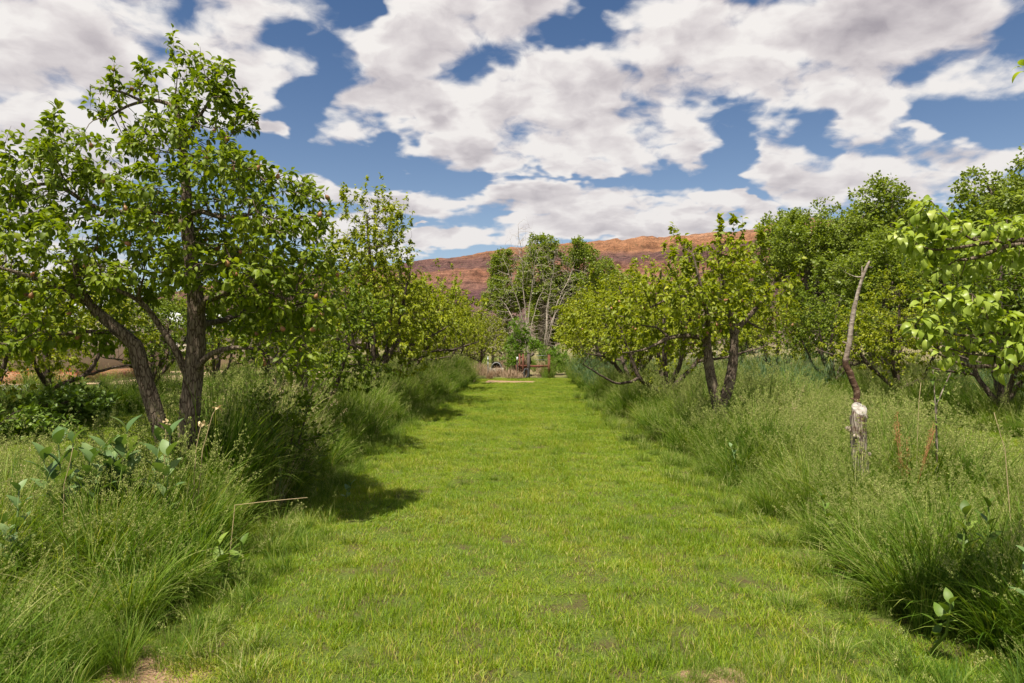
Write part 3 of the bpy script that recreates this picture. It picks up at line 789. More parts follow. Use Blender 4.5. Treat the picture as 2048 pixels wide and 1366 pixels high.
TALL = [tall_clump(k, i) for k in (0, 1, 2, 3, 4) for i in range(4)]     # 20 tufts, 4 per kind
def strips():
    P = []; S = []; K = []; T_ = []
    def put(x, D, kind, s): P.append((x, D, 0)); S.append(s); K.append(kind * 4 + rng.integers(0, 4))
    def strip(side, x_in, x_out, d0, d1, dens, hs=1., mixk=(.42, .38, .14, .06)):
        n = int(dens * (d1 - d0) * 5.0 * 1.6)
        for _ in range(n):
            D = d0 + (d1 - d0) * rng.random() ** 1.25; a, b = x_in(D), x_out(D)
            if rng.random() > abs(b - a) / 5.0: continue
            x = rng.uniform(min(a, b), max(a, b)); e = min(abs(x - a), abs(x - b) + .15)
            if abs(x) / D > .86: continue
            near = np.interp(D, [2, 4.2, 5.0], [.64, .76, 1.12]) if side < 0 else np.interp(D, [2, 4.5, 6, 12], [.72, .78, .95, 1.0])
            f = np.clip(e / .65, 0, 1); h = (.42 + .58 * f) * hs * near * (.82 + .3 * math.sin(D * 2.1 + x) * math.sin(D * .9 - x * 2) + rng.normal(0, .1))
            mk = (.78, .10, .12, 0) if D < 4.4 else mixk
            kind = 4 if (f < .22 and rng.random() < .6) else int(rng.choice(4, p=mk))
            put(x, D, kind, max(.3, h))
    strip(-1, lambda D: XL(D) - .12, lambda D: -4.0, 1.9, 28, 18, 1.05, (.50, .27, .19, .04))
    strip(1, lambda D: XR(D) + .15, lambda D: np.interp(D, [4, 8, 14], [4.35, 5.3, 6.1]), 1.9, 30, 18, .96, (.40, .46, .13, .01))
    strip(-1, lambda D: -8.0, lambda D: -10.6, 9, 27, 8, .8, (.55, .25, .2, 0))
    strip(1, lambda D: 8.2, lambda D: 10.8, 10, 30, 10, 1.0, (.45, .25, .27, .03))
    # far field scrub grass
    for _ in range(1500):
        D = rng.uniform(28, 60) if rng.random() < .6 else rng.uniform(12, 40); x = rng.uniform(-.85, .85) * D
        if D < 28 and abs(x) < 10.5: continue
        if -24 < x < -6.3 and 24 < D < 37 and ((x + 15) / 9) ** 2 + ((D - 30.5) / 6.4) ** 2 < 1: continue
        if D > 28 and abs(x) < 2.4 and D < 29.6: continue
        put(x, D, int(rng.choice([0, 1, 2, 3], p=[.3, .3, .22, .18])), rng.uniform(.6, 1.1))
    for _ in range(230):
        D = rng.uniform(2.6, 26); x = rng.uniform(XL(D) + .1, XR(D) - .1); put(x, D, 4, rng.uniform(.22, .42))
    for (sx, sy, sr) in SPOTS[:4]:
        for _ in range(9): put(sx + rng.normal(0, sr), sy + rng.normal(0, sr), 4, rng.uniform(.15, .3))
    for _ in range(420):
        D = rng.uniform(2.4, 20); x = (XL(D) + abs(rng.normal(0, .16)) - .05) if rng.random() < .5 else (XR(D) - abs(rng.normal(0, .22)) + .1); put(x, D, 4, rng.uniform(.3, .7))
    for _ in range(160): put(rng.uniform(-6.8, -4.0), rng.uniform(4.2, 8), 1, rng.uniform(.35, .6))
    # dry straw stands by the second left tree and thin seeding stalks
    for _ in range(16): put(rng.uniform(-3.2, -2.5), rng.uniform(7.6, 9.0), 3, rng.uniform(.95, 1.15))
    n = len(P)
    S_ = np.array(S); S3 = np.stack([np.where(S_ < .45, np.clip(S_, .3, .7), np.clip(S_, .7, 1.3))] * 2 + [S_], -1)
    P = np.array(P, float); P[:, 2] = GZ(P[:, 0], P[:, 1])
    scatter_object('tall_grass', TALL, P, rng.uniform(0, 2 * PI, n), S3, np.array(K),
                   'knee to waist high unmown grass with pale seed heads along the tree rows', 'tall grass', tilt=rng.normal(0, .15, (n, 2)))
strips()

# ------------------------------------------------------------------ the big pear tree on the left
def hero():
    D = 6.0; base = np.array([-2.87, 6.0, 0])
    t = Tree(.075)
    q = lambda pts, dy=0.: [px(x, y, D) + np.array([0, (dy if len(r) == 0 else r[0]), 0]) for (x, y, *r) in pts]
    t.limb(q([(368, 1052), (372, 950), (378, 860), (386, 770), (392, 690), (391, 610)]), .098, .074, wig=.004)
    t.limb(q([(391, 610), (388, 550), (376, 480), (373, 420), (372, 360), (366, 290), (358, 230), (346, 205)]), .066, .024)
    t.limb(q([(350, 215), (320, 200), (285, 203), (240, 222), (208, 240)]), .020, .008, wig=.006)
    t.limb(q([(285, 203), (262, 190), (220, 180), (180, 172)]), .012, .006, wig=.008)
    # second stem leaning left
    t.limb(q([(352, 1052), (345, 960, -.02), (325, 850, -.05), (303, 770, -.08), (291, 715, -.1), (283, 690, -.1)], 0), .078, .062)
    t.limb(q([(283, 690, -.1), (262, 668, -.12), (232, 640, -.15), (205, 612, -.2), (190, 570, -.25), (196, 545, -.3)]), .055, .026)
    t.limb(q([(205, 612, -.2), (150, 575, -.3), (100, 548, -.4), (65, 540, -.5)]), .022, .010, wig=.006)
    t.limb(q([(245, 665, -.12), (215, 663, -.2), (180, 668, -.3), (160, 676, -.35), (125, 655, -.4)]), .018, .008, wig=.004)
    # knot and low stem fork
    t.limb(q([(378, 760), (362, 700, -.08), (352, 680, -.12), (336, 652, -.15), (318, 615, -.2), (305, 598, -.25), (285, 590, -.3), (250, 575, -.35)]), .034, .014)
    t.limb(q([(305, 598, -.25), (330, 588, -.4), (350, 560, -.5)]), .012, .006)
    # left high limb
    t.limb(q([(378, 470), (360, 435), (335, 420, .1), (300, 411, .2), (255, 412, .2), (203, 424, .1), (165, 402, 0), (130, 376, 0), (95, 365, 0), (50, 380, -.1)]), .034, .010)
    t.limb(q([(203, 424, .1), (150, 425, .2), (80, 430, .3)]), .012, .006)
    t.limb(q([(376, 480), (350, 470, .5), (280, 430, 1.0), (240, 370, 1.3)]), .026, .008)
    # right limbs
    t.limb(q([(392, 640), (402, 612, -.05), (425, 596, -.1), (462, 594, -.15), (478, 585, -.2), (500, 562, -.25), (515, 555, -.3)]), .036, .018)
    t.limb(q([(500, 562, -.25), (494, 535, -.3), (478, 500, -.3)]), .013, .006, wig=.004)
    t.limb(q([(515, 555, -.3), (545, 580, -.35), (590, 600, -.4), (625, 610, -.3)]), .016, .007, wig=.004)
    t.limb(q([(395, 740), (410, 728, -.1), (440, 706, -.2), (490, 693, -.3), (545, 697, -.35)]), .028, .014)
    t.limb(q([(545, 697, -.35), (575, 715, -.4), (610, 736, -.4)]), .010, .005)
    t.limb(q([(388, 550), (400, 520, .3), (430, 470, .8), (480, 420, 1.1)]), .032, .010)
    t.limb(q([(378, 440), (395, 425, -.1), (425, 430, -.2), (470, 450, -.3), (540, 440, -.3)]), .026, .008)
    t.limb(q([(370, 330), (400, 310, -.1), (440, 305, -.1), (480, 335, -.1), (520, 345, -.1), (530, 360, -.1)]), .022, .007)
    t.limb(q([(366, 290), (385, 250, 0), (400, 210, .1), (420, 170, .1), (440, 130, 0)]), .016, .005)
    t.limb(q([(392, 650), (405, 640, .4), (440, 600, .9), (520, 560, 1.3)]), .030, .010)
    t.limb(q([(386, 690), (370, 650, .4), (300, 600, 1.0), (230, 560, 1.3)]), .028, .010)
    blobs = [(640, 420, 36, 50, -.1, .3), (655, 520, 36, 60, -.2, .3), (660, 620, 36, 60, -.3, .3), (600, 690, 62, 50, -.35, .3), (645, 735, 30, 34, -.4, .2), (580, 610, 80, 60, -.2, .4), (70, 620, 70, 45, -.2, .4), (120, 680, 70, 28, -.3, .4), (40, 580, 45, 45, 0, .3), (600, 480, 60, 60, -.1, .4), (35, 400, 40, 35, 0, .25), (380, 300, 60, 70, -.35, .25), (370, 440, 95, 80, -.65, .35), (410, 540, 80, 60, -.6, .3), (300, 400, 80, 60, -.5, .3), (480, 380, 70, 60, -.5, .3), (330, 560, 60, 40, -.7, .3), (560, 560, 80, 60, -.4, .4), (400, 215, 95, 70), (430, 150, 45, 45, 0, .25), (362, 125, 26, 40, 0, .15), (300, 160, 22, 30, 0, .12), (215, 190, 48, 20, 0, .2), (255, 175, 30, 18, 0, .15), (205, 228, 32, 12, 0, .15),
             (480, 230, 36, 45, 0, .25), (130, 350, 110, 55), (60, 390, 55, 40), (95, 310, 45, 22, 0, .2), (235, 345, 75, 60), (270, 300, 50, 30), (420, 320, 90, 60), (520, 370, 75, 45), (590, 390, 40, 50, 0, .3),
             (130, 440, 90, 45), (60, 470, 35, 55), (330, 420, 100, 60), (460, 440, 110, 60), (570, 470, 70, 60), (230, 500, 110, 65, -.5, .6), (380, 520, 100, 55, .8, .6), (500, 520, 100, 60), (595, 560, 60, 60),
             (130, 560, 90, 55, -.3, .5), (250, 590, 90, 45), (60, 540, 50, 45, -.3, .4), (400, 590, 70, 50, 1.0, .5), (520, 610, 100, 40), (620, 640, 50, 55, -.3, .4), (150, 630, 70, 40, -.4, .4),
             (90, 690, 45, 32, -.4, .25), (210, 680, 50, 26, -.1, .4), (620, 715, 38, 38, -.4, .3), (560, 650, 70, 40, .5, .5), (340, 640, 60, 35, 1.0, .5), (455, 650, 60, 35, .9, .5), (300, 500, 120, 60, 1.0, .5)]
    A = blob_points(blobs, 7000, D, yjit=.35)
    t.grow(A, infl=.8, kill=.078, iters=55, trop=.06)
    t.sprout(46, 2.6, (.12, .26), out=.25)
    t.finish()
    for k in range(len(t.P)): pass
    t.P = t.P - base
    root = thing('pear_tree', 'big twin stemmed pear tree left of the aisle, dotted with small brown pears', 'tree', tuple(base), 'pear trees beside the mown aisle')
    t.wood('trunk', M['bark'], root, ks=(14, 7, 4), jit=.10)
    def tf(P):    # a light yellowing branch on the right side of the crown
        g = np.exp(-(((P[:, 0] - .60) / .22) ** 2 + ((P[:, 2] - 2.42) / .20) ** 2 + ((P[:, 1] + .4) / .5) ** 2))
        return g * .55
    c, P = crown(t, 'crown', LT_FINE, M['pear'], root, .065, 5.4, 5, droop=.25, base_tint=.58, out=.3, tintf=tf)
    tips = t.P[np.where(t.depth <= 2)[0]]
    front = tips[tips[:, 1] < .5]; print('hero', len(t.P), len(c.data.vertices) // len(LT_FINE[0]))
    fruits(front, c, 90, .95)
hero()

# ------------------------------------------------------------------ near branches reaching in from the right
def near_tree():
    D = 3.1; base = np.array([3.25, 3.0, 0.])
    t = Tree(.05)
    q = lambda pts: [px(x, y, D) + np.array([0, r[0] if r else 0, 0]) for (x, y, *r) in pts]
    f = base + (0, 0, .75)
    t.limb([base, base + (.02, 0, .4), f], .085, .075)
    t.limb([f, base + (.02, .05, 1.5), base + (-.05, .1, 2.4), base + (.1, .1, 3.4)], .06, .02)
    t.limb([base + (0, .03, 1.2), px(2180, 760, D), px(2048, 737, D), px(1990, 733, D), px(1945, 735, D)], .035, .0085, wig=.002)
    t.limb(q([(1945, 735), (1915, 724), (1895, 722), (1862, 700), (1840, 670), (1830, 650)]), .0062, .0032)
    t.limb(q([(1990, 712), (1960, 712), (1925, 706), (1880, 690)]), .005, .003)
    t.limb([base + (0, .03, 1.4), px(2180, 690, D), px(2048, 670, D), px(1985, 664, D), px(1940, 676, D), px(1890, 665, D)], .03, .004)
    t.limb(q([(1985, 660), (1975, 640), (1950, 610, -.05), (1930, 590, -.05)]), .006, .003)
    t.limb([base + (0, .05, 1.7), px(2200, 540, D), px(2048, 484, D), px(2010, 490, D), px(1975, 508, D), px(1940, 523, D), px(1910, 520, D)], .03, .006)
    t.limb([base + (0, .05, 1.75), px(2200, 500, D), px(2048, 478, D), px(2000, 482, D), px(1960, 487, D), px(1915, 497, D), px(1880, 500, D)], .03, .005)
    t.limb(q([(1960, 487), (1925, 470), (1900, 450), (1880, 420), (1862, 402)]), .005, .003)
    t.limb([base + (-.05, .1, 2.4), px(2160, 140, D), px(2075, 150, D), px(2052, 140, D)], .015, .003)
    blobs = [(1830, 470, 40, 34, 0, .12), (1880, 455, 60, 26, 0, .15), (1850, 620, 36, 26, 0, .1), (1930, 470, 110, 34, 0, .2), (1830, 485, 42, 30, 0, .1), (2005, 445, 45, 26, 0, .2), (1885, 520, 75, 28, 0, .15), (2010, 510, 50, 34, .1, .2), (1870, 405, 22, 18, 0, .06),
             (1990, 580, 60, 20, .1, .15), (1880, 605, 50, 26, 0, .12), (1960, 620, 80, 32, 0, .2), (1860, 655, 38, 32, 0, .1), (1930, 665, 75, 30, 0, .15), (2020, 640, 45, 36, 0, .2), (2010, 700, 50, 26, 0, .15), (1885, 700, 40, 18, 0, .1), (1930, 560, 10, 8, 0, .05),
             (2120, 450, 70, 60, 0, .3), (2130, 620, 80, 80, 0, .4), (2052, 140, 8, 16, 0, .05), (2250, 400, 120, 200, 0, .6)]
    A = blob_points(blobs, 1100, D)
    t.grow(A, infl=.7, kill=.065, iters=40, trop=.02)
    t.finish(tip=.0022)
    t.P = t.P - base
    root = thing('pear_tree', 'pale green leafy pear branches reaching in from the right edge, nearest of all', 'tree', tuple(base), 'pear trees beside the mown aisle')
    t.wood('trunk', M['bark'], root, ks=(12, 7, 5), jit=.08)
    crown(t, 'crown', leaf_template(7, .48, .18, 1.05, petiole=.35), M['pear_near'], root, .062, 6.2, 3, droop=.15, base_tint=.5, out=.0, roll=.5)
near_tree()

# ------------------------------------------------------------------ the twin stemmed tree on the right
def right_tree():
    D = 10.2; base = np.array([3.1, 10.2, 0.])
    t = Tree(.09)
    q = lambda pts: [px(x, y, D) + np.array([0, r[0] if r else 0, 0]) for (x, y, *r) in pts]
    t.limb(q([(1443, 900), (1447, 850), (1440, 815)]), .12, .11)
    t.limb(q([(1440, 830), (1432, 795), (1420, 750), (1414, 700), (1414, 680)]), .085, .065)
    t.limb(q([(1440, 815), (1456, 780), (1466, 730), (1470, 680), (1462, 630), (1445, 580), (1440, 540), (1440, 500)]), .085, .025)
    t.limb(q([(1468, 665), (1490, 640), (1515, 615), (1535, 590), (1550, 560)]), .045, .014)
    t.limb(q([(1414, 680), (1400, 672), (1365, 671), (1335, 675), (1312, 690), (1290, 700), (1255, 705)]), .042, .012)
    t.limb(q([(1335, 675), (1320, 650, .1), (1290, 655, .1), (1265, 640)]), .02, .008)
    t.limb(q([(1460, 620), (1430, 600), (1400, 598), (1360, 590), (1320, 605), (1290, 620)]), .035, .010)
    t.limb(q([(1414, 690), (1405, 640, -.3), (1380, 580, -.6), (1365, 520, -.6)]), .04, .012)
    t.limb(q([(1414, 690), (1425, 640, .5), (1440, 580, .9), (1480, 540, 1.2)]), .04, .012)
    t.limb(q([(1490, 640), (1530, 660, .1), (1570, 665, .1)]), .015, .007)
    blobs = [(1440, 520, 80, 40), (1370, 530, 60, 40), (1500, 530, 65, 40), (1460, 480, 35, 16, 0, .2), (1365, 488, 22, 18, 0, .2), (1310, 580, 60, 40), (1245, 625, 50, 34), (1420, 590, 110, 40), (1540, 575, 42, 30),
             (1560, 640, 36, 26), (1390, 640, 90, 30, -.4, .5), (1230, 680, 36, 20), (1300, 670, 50, 20), (1500, 600, 60, 40), (1470, 650, 60, 20, .5, .4), (1420, 560, 90, 40, 1.0, .6), (1360, 600, 80, 40, -.9, .5), (1380, 700, 70, 20, .2, .3), (1585, 610, 22, 18)]
    A = blob_points(blobs, 2600, D, yjit=.4)
    t.grow(A, infl=.9, kill=.095, iters=50)
    t.sprout(34, 2.3, (.2, .5), out=.15)
    t.finish()
    t.P = t.P - base
    root = thing('pear_tree', 'low spreading pear tree whose trunk forks at the ground, on the right of the aisle', 'tree', tuple(base), 'pear trees beside the mown aisle')
    t.wood('trunk', M['bark'], root, ks=(12, 6, 4), jit=.12)
    c, P = crown(t, 'crown', LT_MED, M['pear_bright'], root, .082, 5.0, 5, droop=.3, base_tint=.40, out=.3)
    tips = t.P[np.where(t.depth <= 2)[0]]; tips = tips[(tips[:, 1] < .2) & (tips[:, 2] < 2.3)]
    fruits(tips, c, 34, 1.0)
right_tree()

# ------------------------------------------------------------------ orchard rows
PROTO = [pear_proto(4.75, 1.35, 4, 1100, seed=21, sprouts=60, clear=.85, leaf=.075), pear_proto(3.6, 1.8, 5, 760, seed=22, sprouts=24),
         pear_proto(3.4, 1.7, 3, 720, seed=23, sprouts=20, lean=.4), pear_proto(3.3, 1.9, 4, 760, seed=24, sprouts=16, clear=.85), pear_proto(4.0, 1.6, 4, 760, seed=25, sprouts=34)]
COLM = {}
def crown_data(k, mname):
    if mname == 'pear': return PROTO[k][0]
    if (k, mname) not in COLM:
        me = PROTO[k][0].copy(); me.materials.clear(); me.materials.append(M[mname]); COLM[(k, mname)] = me
    return COLM[(k, mname)]
def pear(x, D, k, rz, s, mname, label, group, nf=0, sz=None):
    r = thing('pear_tree', label, 'tree', (x, D, 0), group, rz); r.scale = (s, s, s * (sz or 1))
    link(PROTO[k][1], 'trunk', r); c = link(crown_data(k, mname), 'crown', r)
    if nf: fruits(PROTO[k][2], c, nf, 1.0)
GA = 'pear trees beside the mown aisle'
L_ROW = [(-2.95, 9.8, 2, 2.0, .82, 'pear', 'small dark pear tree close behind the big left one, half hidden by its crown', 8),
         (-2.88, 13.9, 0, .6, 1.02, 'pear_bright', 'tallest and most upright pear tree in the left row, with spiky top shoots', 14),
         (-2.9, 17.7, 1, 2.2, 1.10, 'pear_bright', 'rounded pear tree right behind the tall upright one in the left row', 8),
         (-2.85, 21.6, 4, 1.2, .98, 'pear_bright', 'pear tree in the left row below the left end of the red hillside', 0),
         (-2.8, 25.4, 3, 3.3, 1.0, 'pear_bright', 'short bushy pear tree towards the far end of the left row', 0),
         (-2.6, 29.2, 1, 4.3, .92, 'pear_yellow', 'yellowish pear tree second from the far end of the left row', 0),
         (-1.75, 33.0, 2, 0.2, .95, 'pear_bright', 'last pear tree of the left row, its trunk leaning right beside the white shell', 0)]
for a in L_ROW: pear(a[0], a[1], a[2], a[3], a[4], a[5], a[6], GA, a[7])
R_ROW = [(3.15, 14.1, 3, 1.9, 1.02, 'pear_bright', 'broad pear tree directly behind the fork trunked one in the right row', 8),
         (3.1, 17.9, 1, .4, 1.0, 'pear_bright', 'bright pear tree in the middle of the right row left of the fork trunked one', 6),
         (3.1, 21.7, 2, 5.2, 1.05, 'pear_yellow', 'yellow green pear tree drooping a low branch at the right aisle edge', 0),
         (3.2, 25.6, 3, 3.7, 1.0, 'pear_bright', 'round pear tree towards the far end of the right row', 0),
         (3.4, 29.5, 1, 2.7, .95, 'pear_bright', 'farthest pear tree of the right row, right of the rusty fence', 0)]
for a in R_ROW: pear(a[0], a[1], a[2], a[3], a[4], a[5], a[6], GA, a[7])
GL = 'pear trees in the outer left row'
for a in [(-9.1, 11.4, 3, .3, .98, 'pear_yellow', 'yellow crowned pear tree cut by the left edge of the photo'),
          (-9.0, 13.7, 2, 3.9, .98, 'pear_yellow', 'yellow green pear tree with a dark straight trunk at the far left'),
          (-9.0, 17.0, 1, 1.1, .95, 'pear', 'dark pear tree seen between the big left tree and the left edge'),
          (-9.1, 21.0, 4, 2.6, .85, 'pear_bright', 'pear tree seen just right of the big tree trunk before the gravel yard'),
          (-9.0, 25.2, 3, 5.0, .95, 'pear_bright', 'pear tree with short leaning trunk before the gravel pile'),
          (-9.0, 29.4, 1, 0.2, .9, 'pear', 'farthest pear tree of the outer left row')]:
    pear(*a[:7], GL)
GR = 'pear trees in the outer right row'
for a in [(8.9, 12.4, 4, 5.3, .95, 'pear', 'dark green pear tree with small fruit behind the near branches at the right edge'),
          (9.0, 15.9, 3, 4.4, .95, 'pear_bright', 'pear tree with two short leaning trunks, right of the dead pole'),
          (9.0, 19.1, 1, 2.4, .93, 'pear', 'compact pear tree seen just left of the dead pole'),
          (9.0, 23.4, 2, .9, .95, 'pear_bright', 'pear tree standing behind the right end of the low fork trunked one'),
          (9.1, 27.6, 4, 3.0, .9, 'pear', 'farthest pear tree of the outer right row')]:
    pear(*a[:7], GR, 6 if a[1] < 17 else 0)

# ------------------------------------------------------------------ cottonwoods
def poplar_proto(h, w_, seed, attr=900, leaf=.11, per=4.2, clumps=26, step=.19, upright=True):
    global rng
    keep = rng; rng = np.random.default_rng(seed)
    t = Tree(step)
    top = t.limb([(0, 0, -.1), (rng.normal(0, .1), rng.normal(0, .1), h * .2)], .22, .17)
    f0 = np.array(t.P[top])
    for i in range(5):
        a = i * 2 * PI / 5 + rng.normal(0, .3); rr = w_ * rng.uniform(.35, .6)
        e = np.array([math.cos(a) * rr, math.sin(a) * rr, h * rng.uniform(.62, .8)])
        t.limb([f0, f0 + (e - f0) * .5 + (0, 0, h * .06), e], .12, .04, wig=.02)
    t.limb([f0, (0, 0, h * .5), (rng.normal(0, .2), 0, h * .88)], .14, .03)
    A = ellipsoid_clumps(0, 0, h * .56, w_, w_, h * .42, attr, clumps, .30)
    t.grow(A, infl=2.5, kill=.205, iters=60, trop=.15)
    pass
    t.finish(tip=.006, ex=2.3)
    wo_ = t.wood('trunk', M['bark_pop'], None, rmin=.008, ks=(8, 5, 3))
    cr, P = crown(t, 'crown', LT_POP, M['poplar'], None, leaf, per, 4, droop=.2, spread=.22, out=.3, roll=1.0)
    r = (cr.data, wo_.data); bpy.data.objects.remove(cr); bpy.data.objects.remove(wo_)
    rng = keep
    return r
POP = [poplar_proto(9.4, 3.0, 41, 9000, per=12, leaf=.13, clumps=34), poplar_proto(8.6, 2.5, 42, 7000, per=12, leaf=.13, clumps=30), poplar_proto(9.4, 1.7, 43, 4200, per=17, clumps=26, leaf=.12)]
def poplar(x, D, k, rz, s, label, group, sxy=1, m='poplar'):
    r = thing('cottonwood_tree', label, 'tree', (x, D, 0), group, rz); r.scale = (s * sxy, s * sxy, s)
    link(POP[k][1], 'trunk', r)
    me = POP[k][0]
    if m != 'poplar':
        key = ('pop', k, m)
        if key not in COLM: q = me.copy(); q.materials.clear(); q.materials.append(M[m]); COLM[key] = q
        me = COLM[key]
    link(me, 'crown', r)
GP = 'cottonwoods behind the right side of the orchard'
for a in [(14.1, 32.5, 0, .3, .95, 'left one of the tall rounded cottonwoods behind the dead pole', 1.0),
          (17.2, 31.5, 1, 1.9, 1.10, 'tallest rounded cottonwood, behind the dead pole', 1.05),
          (18.8, 34.0, 0, 3.9, 1.0, 'cottonwood crown between the two highest round ones', 1.0),
          (14.6, 27.5, 1, 4.4, .74, 'lower cottonwood in front of the tall pair left of the dead pole', 1.2),
          (17.4, 26.3, 0, 5.4, .68, 'lower bushy cottonwood right behind the dead pole top', 1.15),
          (22.2, 33.5, 1, .8, .95, 'cottonwood whose top shows above the near pear branches', 1.1),
          (18.9, 24.3, 0, 2.6, 1.02, 'high cottonwood at the right edge of the photo', 1.0),
          (21.0, 29.0, 1, 3.3, .98, 'cottonwood left of the one at the right edge', 1.1),
          (12.2, 36.5, 1, 5.9, .70, 'low cottonwood at the left end of the right hand clump', 1.2),
          (10.2, 41.0, 0, 2.2, .60, 'far cottonwood seen above the low fork trunked pear tree', 1.2)]:
    poplar(a[0], a[1], a[2], a[3], a[4], a[5], GP, a[6])
GC = 'cottonwoods behind the fence at the end of the aisle'
for a in [(-.6, 46, 2, .5, .90, 'leftmost upright cottonwood at the end of the aisle, before the red hill', 1.1),
          (2.0, 45, 2, 2.5, 1.0, 'upright cottonwood right behind the bare white tree', 1.1),
          (4.6, 46, 2, 4.1, .98, 'cottonwood just right of the bare white tree', 1.1),
          (6.9, 48, 1, 1.1, .90, 'rightmost cottonwood of the clump at the end of the aisle', 1.0),
          (3.0, 49, 1, 3.1, .72, 'low wide cottonwood filling the back of the central clump', 1.3)]:
    poplar(a[0], a[1], a[2], a[3], a[4], a[5], GC, a[6])
GB = 'far trees behind the left side of the orchard'
for i, a in enumerate([(-29, 40, 1, .5, .55, 'far tree behind the tan house at the left edge', 1.5), (-22.5, 44, 0, 1.5, .52, 'far tree behind the space between the two houses', 1.5),
          (-16.5, 45, 1, 2.5, .52, 'far tree behind the dark garage door', 1.5), (-12, 47, 0, 3.5, .5, 'far tree behind the gravel pile', 1.5), (-8, 46, 1, .2, .48, 'far tree behind the tall upright pear tree', 1.5), (-5, 50, 0, 4.2, .46, 'far tree below the left end of the red hill', 1.4)]):
    poplar(a[0], a[1], a[2], a[3], a[4], a[5], GB, a[6], 'palebush' if i == 5 else 'poplar')

# bare white tree
def bare_tree(x, D, lab, seed, stems):
    global rng
    keep = rng; rng = np.random.default_rng(seed)
    t = Tree(.22); base = np.array([x, D, 0.])
    t.limb([(0, 0, -.1), (.03, 0, .6), (0, 0, 1.1)], .11, .09)
    for s in stems:
        q = px(s[0], s[1], D) - base; mid = np.array([q[0] * .35, rng.normal(0, .2), 1.1 + (q[2] - 1.1) * .5]); q[1] = rng.normal(0, .6)
        t.limb([(0, 0, 1.0), mid, q], rng.uniform(.03, .055), .008, wig=.045)
    A = np.vstack([blob_points([(s[0], s[1] + 55, 40, 70, rng.normal(0, .5), 1.0)], 240, D) - base for s in stems])
    t.grow(A, infl=1.6, kill=.23, iters=30, trop=.25)
    t.sprout(50, 3.0, (.4, 1.0), out=.25)
    t.finish(tip=.006, ex=2.6)
    rng = keep
    r = thing('bare_tree', lab, 'tree', tuple(base), 'bare white barked trees at the end of the aisle')
    t.wood('trunk', M['bark_pale'], r, ks=(8, 5, 4), jit=.05)
bare_tree(.85, 38, 'leafless pale tree with many upswept branches at the end of the aisle', 61, [(1010, 530), (1045, 455), (1075, 500), (1000, 600), (1090, 570)])
bare_tree(1.9, 40, 'slimmer leafless pale tree leaning right of the main bare one', 62, [(1112, 500), (1150, 530), (1130, 580), (1100, 600)])

# ------------------------------------------------------------------ bushes
def bush(name, label, cat, x, D, w_, h, m, tpl, leaf, n, group=None, wood='bark_dark', upright=1.2, dp=None, sub='foliage'):
    t = Tree(.14)
    for i in range(9):
        a = rng.uniform(0, 2 * PI); l = rng.uniform(.3, .8)
        t.limb([(0, 0, -.02), (math.cos(a) * w_ * l * .5, math.sin(a) * w_ * l * .5, h * .4), (math.cos(a) * w_ * l, math.sin(a) * w_ * l, h * rng.uniform(.6, .85))], .02, .006, attach=False, wig=.01)
    A = ellipsoid_clumps(0, 0, h * .52, w_, dp or w_, h * .5, n, 14, .42); A = A[A[:, 2] > .1]; A = np.vstack([A, A + rng.normal(0, .1, A.shape)])
    t.grow(A, infl=1.5, kill=.12, iters=30, trop=.3)
    t.finish(tip=.003)
    r = thing(name, label, cat, (x, D, 0), group)
    t.wood('stems', M[wood], r, ks=(5, 4, 3))
    crown(t, sub, tpl, M[m], r, leaf, 11, 6, droop=-.5, spread=.06, out=.3, roll=.8)
bush('willow_bush', 'bright green bush right behind the rusty fence, under the bare tree', 'bush', .55, 31.6, 1.0, 2.35, 'willow', LT_WIL, .16, 700)
bush('willow_bush', 'lower green bush filling the right bay of the rusty fence', 'bush', 1.9, 33.0, .9, 1.35, 'willow', LT_WIL, .14, 420)
bush('scrub_bush', 'pale cream green scrub rising behind the end of the left tree row', 'bush', -2.0, 39, 2.0, 3.4, 'palebush', LT_LOW, .10, 700)
bush('weed_patch', 'dark leafy weeds with pale leaves at the foot of the outer left trees', 'weeds', -8.8, 12.2, 1.5, .75, 'broad', LT_LOW, .12, 420, sub='leaves')
bush('weed_patch', 'darker leafy weeds behind the milkweed, below the left edge trees', 'weeds', -8.3, 10.6, 1.3, .65, 'broad', LT_LOW, .10, 380, sub='leaves')
bush('leafy_shrub', 'dark shrub growing round the foot of the big left tree', 'shrub', -2.35, 7.0, .42, 1.15, 'pear', LT_LOW, .055, 300, sub='leaves')

def feathery(x, D, w_, h, n, label):
    r = thing('feathery_bush', label, 'bush', (x, D, 0), 'soft blue green feathery bushes')
    a = rng.uniform(0, 2 * PI, n); rr = rng.random(n) ** .6 * w_ * .55
    b = np.stack([rr * np.cos(a), rr * np.sin(a), np.zeros(n)], -1)
    H = h * rng.uniform(.5, 1.1, n)
    v, q, t, cen = blades(b, a, H, rng.uniform(.2, 1.0, n), np.full(n, .008), 6, rng.uniform(0, .6, n), rng.uniform(0, .45, n))
    link(mesh_np('stems', v, q, None, t, (M['feather'],)), 'stems', r)
    k = n * 34; I = rng.integers(0, n, k); tt = rng.integers(2, 7, k); P = cen[I, tt] + rng.normal(0, .05, (k, 3)); P[:, 2] = np.abs(P[:, 2])
    aa = rng.uniform(0, 2 * PI, k)
    v, q, t, _ = blades(P, aa, rng.uniform(.06, .16, k), rng.uniform(-.3, .5, k), np.full(k, .006), 2, rng.random(k), rng.uniform(.1, 1.0, k))
    link(mesh_np('fronds', v, q, None, t, (M['feather'],)), 'fronds', r)
feathery(6.6, 16.6, 1.3, 1.35, 240, 'widest feathery bush, between the fork trunked pear tree and the dead pole')
feathery(4.9, 19.5, 1.2, 1.3, 200, 'feathery bush just right of the forked trunk')
feathery(2.8, 20.5, .9, 1.3, 170, 'feathery bush at the right edge of the aisle under the drooping branch')
